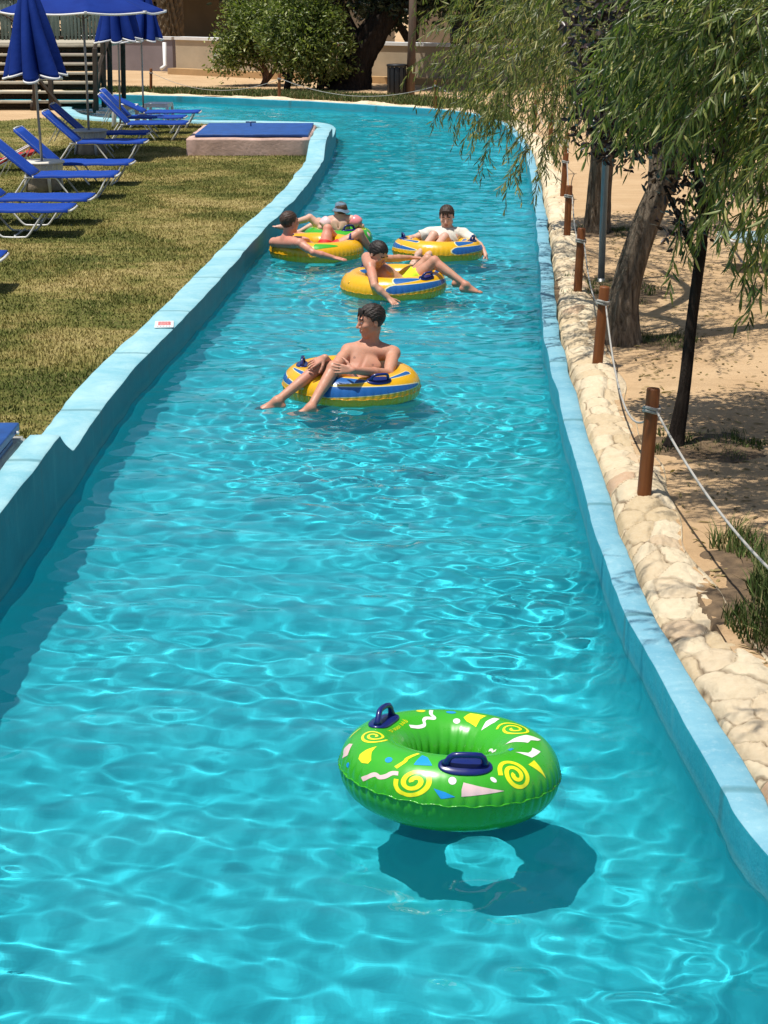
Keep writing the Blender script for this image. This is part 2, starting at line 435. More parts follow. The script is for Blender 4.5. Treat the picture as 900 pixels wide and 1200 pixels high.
t = NT('cream_stone'); v = t.coords()
at_ = t.n('ShaderNodeAttribute', attribute_name='stone'); sp = t.n('ShaderNodeSeparateColor'); t.l(at_.outputs['Color'], sp.inputs[0])
c = t.ramp(sp.outputs[0], [(0, (.60, .47, .29)), (.35, (.70, .57, .39)), (.7, (.76, .65, .46)), (.93, (.66, .54, .36)), (1, (.60, .40, .26))])
c = t.mix(t.ramp(t.noise(v, 14, 8, .7), [(.35, .3), (.6, 0.0)]), c, (.46, .33, .18))
c = t.mix(t.ramp(t.noise(v, 60, 5, .7), [(.45, 0.0), (.7, .3)]), c, (.72, .63, .47))
jm = t.math('MULTIPLY', t.ramp(sp.outputs[1], [(0.0, 1.0), (.26, 0.0)]), t.ramp(t.noise(v, 4, 4, .6), [(.35, .35), (.6, 1.0)]))
c = t.mix(jm, c, (.15, .10, .055))
h = t.math('ADD', t.noise(v, 26, 10, .8), t.math('MULTIPLY', sp.outputs[1], .5))
t.bsdf(c, .9, spec=.15, normal=t.bump(h, 1.0, .016)); M_STONE = t.m
KERB = mesh_np('stone_kerb', V_, Fq, M_STONE)
ca = KERB.data.color_attributes.new('stone', 'FLOAT_COLOR', 'POINT')
ca.data.foreach_set('color', np.stack([idv.ravel(), edge.ravel(), np.zeros(idv.size), np.ones(idv.size)], 1).astype(np.float32).ravel())
tag(KERB, 'low rounded kerb of cream stones set in mortar beside the blue coping', 'kerb')

# ---- ground sheets
def poly_sheet(name, pts, z, mat):
    bm = bmesh.new(); vs = [bm.verts.new((p[0], p[1], z)) for p in pts]; f = bm.faces.new(vs)
    bm.normal_update()
    if f.normal.z < 0: f.normal_flip()
    bmesh.ops.triangulate(bm, faces=[f]); return obj(name, bm, mat, None, False)
def sandmat(name, a, b, cc):
    t = NT(name); v = t.coords()
    c = t.ramp(t.noise(v, .9, 8, .62, .8), [(.3, a), (.52, b), (.72, cc)])
    c = t.mix(t.ramp(t.noise(t.coords((1, 5, 1), rot=(0, 0, .3)), 1.6, 8, .7), [(.47, 0.0), (.62, .28)]), c, tuple(x * .72 for x in a))
    c = t.mix(t.ramp(t.noise(v, 90, 3, .7), [(.55, 0.0), (.7, .35)]), c, tuple(x * 1.25 for x in cc))
    c = t.mix(t.ramp(t.noise(v, 45, 3, .6), [(.66, 0.0), (.72, .6)]), c, (.16, .10, .05))
    t.bsdf(c, .95, spec=.1, normal=t.bump(t.noise(v, 14, 10, .72), .9, .03)); return t.m
M_SAND = sandmat('sandy_ground', (.46, .30, .16), (.52, .355, .20), (.58, .41, .24))
g_in = [p + (o - p) * .42 for p, o in zip(RS, offset(RS, -1.0))]
pts = [(p.x, p.y) for p in g_in] + [(-60, 60), (-900, 60), (-900, 1500), (900, 1500), (900, -30), (6, -30)]
sg = poly_sheet('ground', pts, .17, M_SAND); tag(sg, kind='structure')
l_in = [p + (o - p) * .12 for p, o in zip(LS, offset(LS, 1.0))]
pts = [(p.x, p.y) for p in l_in] + [(-60, 59), (-60, -30), (-4, -30)]
lg = poly_sheet('sandy_bank', pts, .17, M_SAND); tag(lg, kind='structure')
# lawn
t = NT('lawn_soil'); v = t.coords()
def lawncol(t, v):
    n1 = t.noise(v, .55, 6, .6); n2 = t.noise(t.coords((1, 2.2, 1)), 2.6, 5, .6)
    nn_ = t.math('ADD', t.math('MULTIPLY', n1, .62), t.math('MULTIPLY', n2, .38))
    return t.ramp(nn_, [(.40, (.085, .11, .022)), (.48, (.17, .175, .042)), (.545, (.32, .27, .09)), (.63, (.45, .36, .15))])
c = t.mix(t.ramp(t.noise(v, 30, 5, .7), [(.4, .0), (.65, .5)]), lawncol(t, v), (.17, .12, .06))
t.bsdf(c, .95, spec=.1, normal=t.bump(t.noise(v, 60, 5, .7), .8, .03)); M_LAWN = t.m
LAWN_E = [(-8.4, 40.6), (-9.0, 40), (-9.6, 37), (-10.5, 33), (-14, 30), (-14, -8), (-4, -8)]
seg = [(p.x, p.y) for p in l_in if p.y < 42 and p.x > -7.4 and p.y > -5]
lawn = poly_sheet('lawn', seg + LAWN_E, .186, M_LAWN); tag(lawn, kind='structure')
LAWN_POLY = seg + LAWN_E
def inside(poly, x, y):
    x = np.asarray(x); y = np.asarray(y); r = np.zeros(x.shape, bool); n = len(poly)
    for i in range(n):
        x1, y1 = poly[i]; x2, y2 = poly[(i + 1) % n]
        if y1 == y2: continue
        cnd = ((y1 > y) != (y2 > y)) & (x < (x2 - x1) * (y - y1) / (y2 - y1) + x1); r ^= cnd
    return r
def blades(name, x, y, z, h, wd, mat, lean=.5, seed=1, kind='stuff', label=None, cat=None):
    g = np.random.default_rng(seed); n = len(x); a = g.random(n) * 6.283; L = g.normal(0, lean, n) * h; a2 = g.random(n) * 6.283
    dx, dy = np.cos(a) * wd / 2, np.sin(a) * wd / 2
    ex, ey = np.cos(a2) * L, np.sin(a2) * L
    V = np.zeros((n, 5, 3))
    V[:, 0] = np.stack([x - dx, y - dy, z], 1); V[:, 1] = np.stack([x + dx, y + dy, z], 1)
    V[:, 2] = np.stack([x - dx * .8 + ex * .35, y - dy * .8 + ey * .35, z + h * .55], 1); V[:, 3] = np.stack([x + dx * .8 + ex * .35, y + dy * .8 + ey * .35, z + h * .55], 1)
    V[:, 4] = np.stack([x + ex, y + ey, z + h * .97], 1)
    b = np.arange(n) * 5
    F1 = np.stack([b, b + 1, b + 3], 1); F2 = np.stack([b, b + 3, b + 2], 1); F3 = np.stack([b + 2, b + 3, b + 4], 1)
    o = mesh_np(name, V.reshape(-1, 3), np.concatenate([F1, F2, F3]), mat, smooth=False)
    cc = np.repeat(g.random(n), 5)
    ca = o.data.color_attributes.new('tint', 'FLOAT_COLOR', 'POINT'); ca.data.foreach_set('color', np.stack([cc, cc, cc, np.ones_like(cc)], 1).astype(np.float32).ravel())
    return tag(o, label, cat, kind=kind)
t = NT('grass_blade'); v = t.coords()
at_ = t.n('ShaderNodeAttribute', attribute_name='tint')
k = t.ramp(at_.outputs['Fac'], [(0, .65), (.5, 1.0), (1, 1.5)])
c = t.mix(1.0, lawncol(t, v), k, 'MULTIPLY'); c = t.mix(t.ramp(at_.outputs['Fac'], [(.72, 0), (.95, .55)]), c, (.42, .32, .15))
t.bsdf(c, .8, spec=.15); M_BLADE = t.m
g = np.random.default_rng(21)
n = 330000
yy = 9.5 + (41 - 9.5) * g.random(n) ** 1.35
xx = -1.0 - g.random(n) * 9.0
xx = np.where(g.random(n) < .5, -1.0 - g.random(n) * 5.5, xx)
ok = inside(LAWN_POLY, xx, yy) & ~((xx > -3.64) & (xx < -1.3) & (yy > 31.8) & (yy < 34.9)) & ~((xx > -6) & (yy < 10.75))
ok &= np.abs(xx) < yy * .27 + .6
xx, yy = xx[ok], yy[ok]
lft = edge_x(l_in, yy); ok = xx < lft - .19; xx, yy = xx[ok], yy[ok]
ng = len(xx)
blades('lawn_grass', xx, yy, np.full(ng, .186), (.012 + .024 * g.random(ng)) * (1 + .25 * np.sin(xx * 3 + yy * 2)), .007 + .006 * g.random(ng), M_BLADE, .7, 3,
       label='short dry patchy green and straw coloured lawn grass', cat='grass')
# ---------------------------------------------------------------- swim rings
def vinyl(name, c, rough=.28, coat=.35, sub=0.0, trans=0.0):
    t = NT(name); v = t.coords()
    cc = t.mix(t.ramp(t.noise(v, 5, 5, .6), [(.35, .0), (.7, .25)]), c, tuple(x * .78 for x in c))
    b = t.bsdf(cc, t.ramp(t.noise(v, 12, 4, .6), [(.3, rough * .8), (.7, rough * 1.35)]), spec=.5, normal=t.bump(t.noise(v, 7, 3, .5), .12, .01))
    b.inputs['Coat Weight'].default_value = coat; b.inputs['Coat Roughness'].default_value = .12
    return t.m
M_GREEN = vinyl('green_vinyl', (.045, .40, .018)); M_YEL = vinyl('yellow_vinyl', (.80, .42, .008)); M_NAVY = vinyl('navy_plastic', (.006, .016, .13), .3)
M_PY = vinyl('yellow_print', (.86, .80, .012)); M_PW = vinyl('white_print', (.86, .80, .78)); M_PB = vinyl('sky_blue_print', (.015, .30, .72)); M_PP = vinyl('pale_pink_print', (.84, .58, .56))
M_BLU = vinyl('blue_print', (.015, .115, .36)); M_CRM = vinyl('cream_print', (.80, .72, .38))

class Ring:
    def __init__(s, Rc, r, nf=56, seed=0): s.Rc, s.r, s.nf, s.seed = Rc, r, nf, seed
    def rr(s, th, ph):
        """minor radius: crimps where the two sheets are welded on the outside and the inside"""
        k = math.exp(-(((ph + math.pi) % (2 * math.pi) - math.pi) / .42) ** 2)
        ki = math.exp(-((abs(((ph + math.pi) % (2 * math.pi)) - math.pi) - math.pi) / .5) ** 2)
        c = .5 + .5 * math.cos(th * s.nf + 1.2 * math.sin(th * 3 + s.seed))
        c2 = .5 + .5 * math.cos(th * 28 + math.sin(th * 5))
        return s.r * (1 - .040 * k * c ** 2 - .05 * ki * c2 ** 2 + .008 * math.sin(3 * th + s.seed))
    def P(s, th, ph, off=0.0):
        q = s.rr(th, ph) + off
        return Vector(((s.Rc + q * math.cos(ph)) * math.cos(th), (s.Rc + q * math.cos(ph)) * math.sin(th), q * math.sin(ph)))
    def body(s, mat, parent):
        n, m = 448, 56; V = []; Fc = []
        for i in range(n):
            for j in range(m): V.append(s.P(2 * math.pi * i / n, 2 * math.pi * j / m))
        for i in range(n):
            for j in range(m): Fc.append((i * m + j, ((i + 1) % n) * m + j, ((i + 1) % n) * m + (j + 1) % m, i * m + (j + 1) % m))
        o = mesh_np('inflated_ring', np.array([tuple(p) for p in V]), Fc, mat, parent)
        # welded flange: a thin scalloped lip
        bm = bmesh.new(); N = 448; A = []; B = []; C_ = []
        for i in range(N):
            th = 2 * math.pi * i / N; sc = abs(math.cos(.5 * (th * s.nf + 1.2 * math.sin(th * 3 + s.seed))))
            w_ = .004 + .009 * sc ** .6; z0 = .0015 + .003 * math.sin(th * s.nf * .5)
            a = s.P(th, 0, -.003); e = Vector((math.cos(th), math.sin(th), 0))
            A.append(bm.verts.new(a + Vector((0, 0, z0 + .0012)))); B.append(bm.verts.new(a + e * w_ + Vector((0, 0, z0)))); C_.append(bm.verts.new(a + Vector((0, 0, z0 - .0012))))
        for i in range(N):
            j = (i + 1) % N
            bm.faces.new((A[i], B[i], B[j], A[j])); bm.faces.new((B[i], C_[i], C_[j], B[j]))
        obj('welded_seam', bm, mat, o)
        return o
    def to(s, x, y, off=.0011): return s.P(x / s.Rc, y / s.r, off)
    def poly(s, bm, pts, deg=True, off=.0011):
        q = [(math.radians(a) * s.Rc, math.radians(b) * s.r) for a, b in pts] if deg else pts
        t = bmesh.new(); vs = [t.verts.new((a, b, 0)) for a, b in q]
        try: f = t.faces.new(vs)
        except ValueError: t.free(); return
        t.normal_update()
        if f.normal.z < 0: f.normal_flip()
        bmesh.ops.triangulate(t, faces=t.faces[:])
        for _ in range(5):
            es = [e for e in t.edges if e.calc_length() > .012]
            if not es: break
            bmesh.ops.subdivide_edges(t, edges=es, cuts=1); bmesh.ops.triangulate(t, faces=t.faces[:])
        for v in t.verts: v.co = s.to(v.co.x, v.co.y, off)
        merge(bm, t)
    def stroke(s, bm, pts, w, deg=True, taper=False, off=.0011):
        q = [Vector((math.radians(a) * s.Rc, math.radians(b) * s.r, 0)) for a, b in pts] if deg else [Vector((a, b, 0)) for a, b in pts]
        q = smooth_line(q, 8); n = len(q); L, Rr = [], []
        for i, p in enumerate(q):
            d = (q[min(i + 1, n - 1)] - q[max(i - 1, 0)]).normalized(); k = w / 2 * (1 if not taper else (.35 + .65 * math.sin(math.pi * min(1, (i + .5) / n))))
            e = Vector((-d.y, d.x, 0)); L.append(p + e * k); Rr.append(p - e * k)
        a = [bm.verts.new(s.to(p.x, p.y, off)) for p in L]; m = [bm.verts.new(s.to(p.x, p.y, off)) for p in q]; b = [bm.verts.new(s.to(p.x, p.y, off)) for p in Rr]
        for i in range(n - 1): bm.faces.new((a[i], m[i], m[i + 1], a[i + 1])); bm.faces.new((m[i], b[i], b[i + 1], m[i + 1]))
    def disc(s, bm, th, ph, rad, sx=1.0, rot=0.0):
        k = (s.Rc + s.r * math.cos(math.radians(ph))) / s.Rc; cx, cy = math.radians(th) * s.Rc, math.radians(ph) * s.r
        P = []
        for i in range(26):
            a = 2 * math.pi * i / 26; u, v = rad * sx * math.cos(a), rad * math.sin(a); cr, sr = math.cos(rot), math.sin(rot)
            P.append((cx + (u * cr - v * sr) / k, cy + u * sr + v * cr))
        s.poly(bm, P, False)
    def spiral(s, bm, th, ph, rx, ry, w, turns=2.0, rot=0.0, flip=1):
        k = (s.Rc + s.r * math.cos(math.radians(ph))) / s.Rc; cx, cy = math.radians(th) * s.Rc, math.radians(ph) * s.r; P = []
        for i in range(int(turns * 14) + 1):
            a = 2 * math.pi * i / 14; f = .12 + .88 * i / (turns * 14); u, v = rx * f * math.cos(a) * flip, ry * f * math.sin(a); cr, sr = math.cos(rot), math.sin(rot)
            P.append((cx + (u * cr - v * sr) / k, cy + u * sr + v * cr))
        s.stroke(bm, P, w, False)
    def handle(s, parent, th, ph, mat, turn=0.0, L=.215):
        """oval welded base with an arched grip"""
        th, ph = math.radians(th), math.radians(ph)
        # base follows the ring
        bm = bmesh.new(); n = 36; rings = []
        cx, cy = th * s.Rc, ph * s.r; k = (s.Rc + s.r * math.cos(ph)) / s.Rc
        def pt(u, v, off):
            cr, sr = math.cos(turn), math.sin(turn); return s.to(cx + (u * cr - v * sr) / k, cy + u * sr + v * cr, off)
        for f, off in ((1.0, .0012), (1.0, .0045), (.93, .008), (.6, .009), (.25, .0095)):
            rings.append([bm.verts.new(pt(L / 2 * f * math.copysign(abs(math.cos(a)) ** .75, math.cos(a)), .047 * f * math.copysign(abs(math.sin(a)) ** .85, math.sin(a)), off)) for a in [2 * math.pi * i / n for i in range(n)]])
        for A, B in zip(rings[:-1], rings[1:]):
            for i in range(n): bm.faces.new((A[i], A[(i + 1) % n], B[(i + 1) % n], B[i]))
        bm.faces.new(rings[-1])
        h = obj('handle', bm, mat, parent)
        bm = bmesh.new(); l = L * .36
        P = [pt(-l, 0, .004), pt(-l * .93, 0, .022), pt(-l * .82, 0, .042), pt(-l * .66, 0, .054), pt(-l * .4, 0, .058), pt(0, 0, .059), pt(l * .4, 0, .058), pt(l * .66, 0, .054), pt(l * .82, 0, .042), pt(l * .93, 0, .022), pt(l, 0, .004)]
        add_tube(bm, P, [.019, .0135, .012, .012, .0115, .0115, .0115, .012, .012, .0135, .019], 12)
        obj('grip', bm, mat, h)
        return h

def ring_thing(label, loc, Rc, r, kind, rz=0.0, tilt=(0, 0), handles=((-62, 66), (176, 88)), group=None, seed=0):
    t = thing('swim_ring', label, 'swim ring', loc, rz, group); t.rotation_euler = (R(tilt[0]), R(tilt[1]), R(rz))
    g = Ring(Rc, r, seed=seed); bodym = M_GREEN if kind == 'green' else M_YEL
    body = g.body(bodym, t)
    def layer(mat, fn, nm):
        bm = bmesh.new(); fn(bm); o = obj(nm, bm, mat, body); return o
    if kind == 'green':
        def yel(bm):
            g.poly(bm, [(58, 92), (72, 92), (76, 110), (72, 118), (59, 127), (60, 108)])
            g.disc(bm, 112.6, 89, .016, 1.3); g.spiral(bm, 21, 100, .085, .060, .0115, 2.1, .3)
            g.spiral(bm, -55, 43, .075, .066, .015, 2.15, 2.2); g.poly(bm, [(-42, 54), (-34.5, 57), (-33.5, 23), (-36, 34)])
            g.spiral(bm, -111.6, 31, .080, .058, .015, 2.1, .4, -1)
            g.stroke(bm, [(-124.5, 46), (-121.3, 60), (-121, 68), (-117, 88)], .013); g.poly(bm, [(-154, 43), (-152.5, 55), (-149, 70), (-147, 56), (-142.5, 44), (-143, 37), (-148, 33.5), (-152.5, 36)])
            g.spiral(bm, -166, 82, .075, .055, .0115, 2.1, .2); g.stroke(bm, [(177.5, 42), (171, 62)], .009, taper=True)
        layer(M_PY, yel, 'print')
        def wh(bm):
            g.stroke(bm, [(103.5, 88), (106.2, 104.0), (104.5, 115), (113, 114), (117, 119), (119, 128), (128, 130), (139, 125.2)], .017)
            g.disc(bm, 82, 120, .015); g.poly(bm, [(50.8, 131), (53, 110), (51, 92), (46, 90), (44.7, 106), (47, 120)])
            g.poly(bm, [(-7, 126.4), (-1, 112), (4, 90), (1, 66), (-4, 72), (-7, 84), (-14, 87), (-13, 100)])
            g.poly(bm, [(-39, 87), (-33, 76), (-31.7, 73), (-27, 73), (-21, 76), (-20, 62), (-34, 62.5), (-37, 74)])
            g.disc(bm, -69.5, 40, .009, 1.6, -.7); g.disc(bm, -91.8, 39, .0155)
            g.stroke(bm, [(20.9, 156), (14, 152), (8, 153), (1.4, 146)], .012)
        layer(M_PW, wh, 'print')
        def pk(bm):
            g.poly(bm, [(-86, 37), (-75, 29), (-64.2, 21.6), (-75, 19), (-87, 15.6), (-87, 26)])
            g.stroke(bm, [(-143, 11), (-139, 19), (-135, 26), (-131.5, 24.5), (-128, 29), (-125, 36), (-121.5, 38)], .0165)
            g.poly(bm, [(-171, 15.5), (-176, 28), (-174, 41), (-169.5, 46), (-165, 29)])
        layer(M_PP, pk, 'print')
        def bl(bm):
            g.poly(bm, [(-101, 25), (-95, 21), (-90, 15), (-97, 10.5)]); g.poly(bm, [(-115, 58), (-113.5, 84), (-109, 80), (-104, 62)])
            g.disc(bm, -131.6, 55.3, .0135, 1.2); g.disc(bm, -160, 17, .011, 1, .5); g.poly(bm, [(-40, 96), (-36, 106), (-31, 104), (-33, 97)]); g.disc(bm, 88, 96, .012, 1.8)
        layer(M_PB, bl, 'print')
        def txt(bm):                                   # a word too small to read, in small uneven strokes
            q = np.random.default_rng(4)
            for i in range(9):
                a = 176 - i * 4.6; b = 112 + 6 * math.sin(i / 8 * math.pi); h = 4.6 if i in (0, 8) else 3
                g.stroke(bm, [(a, b - h), (a - .4, b + h)], .0036)
                if i not in (1, 5): g.stroke(bm, [(a, b + h * .6), (a - 2.2, b + h * .9), (a - 2.6, b), (a - .6, b - h * .3)], .003)
        layer(M_PY, txt, 'lettering')
    else:
        def lens(bm, a0, a1, p0, wd, bend=0.0, grow=0.0):
            T_ = []; B_ = []
            for i in range(25):
                f = i / 24; wv = (math.sin(math.pi * min(1, f * 1.25 + .02)) if f < .4 else (1 - ((f - .4) / .6)) ** .8) if True else 1
                wv = min(1, (f / .07 + .05) ** .5) * (1 - f) ** .55 * 1.1
                ph = p0 + bend * math.sin(f * math.pi); th = a0 + (a1 - a0) * f
                T_.append((th, ph + wd / 2 * wv + grow)); B_.append((th - .0, ph - wd / 2 * wv - grow))
            g.poly(bm, T_ + B_[::-1][0:], off=.0010 if grow else .0018)
        hs = handles
        def paint_side(bm, grow):
            for (h_, p_) in hs:
                e = 1.6 if grow else 0; gr = 2.6 if grow else 0
                lens(bm, h_ - 56 - e, h_ + 50 + e, 19, 32, 8, gr)
                lens(bm, h_ - 48 - e, h_ - 12, 62, 34, 3, gr)
                lens(bm, h_ + 48 + e, h_ + 10, 66, 15, 4, gr)
                lens(bm, h_ + 40 + e, h_ - 30, 118, 22, 6, gr)
        if kind == 'yellow': layer(M_CRM, lambda bm: paint_side(bm, 1), 'print_outline'); layer(M_BLU, lambda bm: paint_side(bm, 0), 'print')
        else: layer(M_GREEN, lambda bm: (lens(bm, -92, -58, 52, 34, 4), lens(bm, 60, 110, 60, 30, 4)), 'print')
        bm = bmesh.new()
        p = g.to(R(-160) * Rc, R(35) * r, 0); q2 = g.to(R(-160) * Rc, R(35) * r, .006)
        add_tube(bm, [p, q2], [.017, .013], 14); obj('valve', bm, M_YEL, body)
    for h_, p_ in handles: g.handle(t, h_, p_, M_NAVY, 0.0, .215 if kind == 'green' else .22)
    return t
T_GREEN = ring_thing('empty lime green swim ring with swirls, squiggles and blue handles, floating in the foreground', (.27, 6.40, .118), .308, .147, 'green', 0, (-6.5, 3), ((-84, 66), (157, 90)))
T_MAN = ring_thing('yellow and blue swim ring carrying the man with both hands on his knees', (-.267, 13.68, .062), .415, .152, 'yellow', 0, (0, 1.5), ((-62, 64), (177, 92)), 'yellow swim rings on the river', 1)
# ---------------------------------------------------------------- sunbathing lawn: loungers, tables, parasols
GZ = .186
def metal(name, c, rough=.35, m=.0, **k): return simple(name, c, rough, m, .06, 6, **k)
M_ALU = metal('white_enamel_tube', (.62, .61, .58), .35)
M_ALUG = metal('grey_metal_pole', (.30, .30, .30), .4, .4)
t = NT('blue_sling_fabric'); v = t.coords()
w_ = t.n('ShaderNodeTexWave', wave_type='BANDS', bands_direction='X'); w_.inputs['Scale'].default_value = 60; t.l(v, w_.inputs['Vector'])
c = t.mix(t.ramp(t.noise(v, 3, 5), [(.35, 0), (.7, .5)]), (.005, .042, .29), (.010, .068, .38))
t.bsdf(c, .65, spec=.25, normal=t.bump(w_.outputs['Fac'], .15, .003)); M_SLING = t.m
t = NT('blue_canvas'); v = t.coords()
c = t.mix(t.ramp(t.noise(v, 2.2, 6), [(.35, 0), (.7, .6)]), (.004, .022, .17), (.007, .036, .24))
b = t.bsdf(c, .8, spec=.15, normal=t.bump(t.noise(v, 12, 4), .25, .02)); M_CANVAS = t.m
M_WHITEPL = simple('white_plastic', (.74, .73, .70), .4, 0, .05, 5)
M_CREAMTOP = simple('cream_tabletop', (.66, .61, .50), .55, 0, .1, 6, bump=.2)
M_GREYTOP = simple('grey_tabletop', (.40, .41, .42), .6, 0, .15, 6, bump=.2)
M_CONC = simple('weathered_concrete', (.26, .21, .15), .9, 0, .3, 9, bump=.6)
M_TRIM = simple('white_trim', (.76, .76, .75), .7, 0, .05, 9)
M_TURQ = simple('pale_turquoise_fabric', (.34, .46, .48), .7, 0, .1, 9)

def lounger(label, foot, back_deg, style='hoop', rz=0.0, fabric=None, group='blue sun loungers on the lawn', L=1.92, Wd=.62):
    """foot end at the origin, body along -X"""
    t = thing('sun_lounger', label, 'sun lounger', (foot[0], foot[1], GZ), rz, group)
    fab = fabric or M_SLING; zs = .34; hx = -1.22; bl = .76; a = R(back_deg)
    hw = Wd / 2
    bm = bmesh.new()
    for s in (-1, 1):
        add_tube(bm, [(-.02, s * (hw - .05), zs - .012), (-.045, s * hw, zs - .01), (-.3, s * hw, zs), (hx + .03, s * hw, zs - .01), (hx - .12, s * hw, zs - .02)], .0145, 8)
    add_tube(bm, [(-.02, -(hw - .05), zs - .012), (-.012, 0, zs - .012), (-.02, hw - .05, zs - .012)], .0145, 8)
    obj('frame', bm, M_ALU, t)
    bm = bmesh.new()
    e = Vector((hx - math.cos(a) * bl, 0, zs + math.sin(a) * bl))
    for s in (-1, 1): add_tube(bm, [(hx, s * (hw - .02), zs), (e.x, s * (hw - .02), e.z), (e.x - .02 * math.cos(a), s * (hw - .06), e.z + .02)], .013, 8)
    add_tube(bm, [(e.x - .02, -(hw - .06), e.z + .02), (e.x - .03, 0, e.z + .025), (e.x - .02, hw - .06, e.z + .02)], .013, 8)
    bf = obj('backrest_frame', bm, M_ALU, t)
    bm = bmesh.new(); 
    for s in (-1, 1): add_tube(bm, [(hx - .42 * math.cos(a), s * (hw - .04), zs + .42 * math.sin(a)), (hx - .50, s * (hw - .04), zs - .03)], .009, 6)
    obj('support_strut', bm, M_ALU, bf)
    def sheet(P, th=.011):
        """P: list of (x,z) along; sags across"""
        bm = bmesh.new(); top = []; bot = []; ny = 11
        for (x, z) in P:
            r1, r2 = [], []
            YS = [-hw - .021, -hw - .018, -hw, -hw * .66, -hw * .33, 0, hw * .33, hw * .66, hw, hw + .018, hw + .021]
            for j in range(ny):
                y = YS[j]; f = y / hw; e_ = -.040 if j in (0, ny - 1) else (-.010 if j in (1, ny - 2) else 0); sg = -.014 * max(0, 1 - f * f)
                r1.append(bm.verts.new((x, y, z + sg + .020 + e_))); r2.append(bm.verts.new((x, y, z + sg + .020 - .003 + e_)))
            top.append(r1); bot.append(r2)
        for i in range(len(P) - 1):
            for j in range(ny - 1):
                bm.faces.new((top[i][j], top[i + 1][j], top[i + 1][j + 1], top[i][j + 1])); bm.faces.new((bot[i][j], bot[i][j + 1], bot[i + 1][j + 1], bot[i + 1][j]))
            for j in (0, ny - 1): bm.faces.new((top[i][j], bot[i][j], bot[i + 1][j], top[i + 1][j]))
        for i in (0, len(P) - 1):
            for j in range(ny - 1): bm.faces.new((top[i][j], top[i][j + 1], bot[i][j + 1], bot[i][j]))
        bmesh.ops.recalc_face_normals(bm, faces=bm.faces[:]); return bm
    obj('seat_sling', sheet([(-.035 - i * (1.17 / 14), zs + .004 * math.sin(i * 1.3)) for i in range(15)]), fab, t)
    obj('backrest_sling', sheet([(hx - .01 - math.cos(a) * bl * i / 8, zs + math.sin(a) * bl * i / 8 + .006) for i in range(9)]), fab, t)
    def hoop(P, par):
        bm = bmesh.new(); add_tube(bm, smooth_line(P, 3), .0135, 8); obj('leg', bm, M_ALU, par)
    for s in (-1, 1):
        y = s * (hw - .0)
        if style == 'hoop': hoop([(-.66, y, .013), (-.80, y, .20), (-.88, y, zs - .03), (-1.0, y, zs - .02), (-1.22, y, zs - .02), (-1.32, y, zs - .03), (-1.42, y, .18), (-1.54, y, .013)], t)
        else: hoop([(-.34, y, zs - .02), (-.45, y, .16), (-.55, y, .03), (-.62, y, .013), (-.80, y, .013), (-.88, y, .03), (-.98, y, .14), (-1.12, y, zs - .02)], t)
    if style == 'hoop':
        for s in (-1, 1):
            y = s * (hw - .0); bm = bmesh.new(); add_tube(bm, [(-.16, y, zs - .02), (-.24, y, .15), (-.34, y, .013)], .0135, 8); obj('leg', bm, M_ALU, t)
        bm = bmesh.new(); add_tube(bm, [(-.33, -hw, .016), (-.33, hw, .016)], .0135, 8); add_tube(bm, [(-1.53, -hw, .016), (-1.53, hw, .016)], .0135, 8); obj('crossbar', bm, M_ALU, t)
    else:
        bm = bmesh.new(); add_tube(bm, [(-.71, -hw, .03), (-.71, hw, .03)], .012, 8); obj('crossbar', bm, M_ALU, t)
    return t
LNG = [('blue sun lounger cut by the left edge, nearest of all the loungers', (-3.88, 17.5), 30, 'hoop', 2),
       ('flat blue sun lounger with round bottomed white legs, nearer of the lowest pair', (-3.86, 21.5), 38, 'loop', 0),
       ('flat blue sun lounger just behind the nearest full lounger on the lawn', (-3.80, 22.6), 38, 'loop', -1),
       ('blue sun lounger with raised back in front of the cream round table', (-3.89, 25.45), 40, 'hoop', 1),
       ('blue sun lounger with raised back just behind the cream round table', (-3.92, 27.2), 42, 'hoop', -1),
       ('blue sun lounger with raised back in front of the grey round table', (-4.2, 30.95), 42, 'hoop', 0),
       ('blue sun lounger with raised back just behind the grey round table', (-4.4, 32.8), 42, 'hoop', 1),
       ('long blue sun lounger in front of the nearer white plastic table', (-3.93, 35.2), 46, 'hoop', 1),
       ('blue sun lounger between the two white plastic tables', (-4.15, 36.8), 46, 'hoop', -1),
       ('farthest blue sun lounger, beside the river bend', (-4.0, 38.3), 25, 'hoop', 1)]
for lab, f, bd, st_, rz in LNG: lounger(lab, f, bd, st_, R(rz))
lounger('pale turquoise sun lounger half hidden by leaves at the right edge', (3.75, 18.9), 35, 'hoop', R(188), M_TURQ, None)

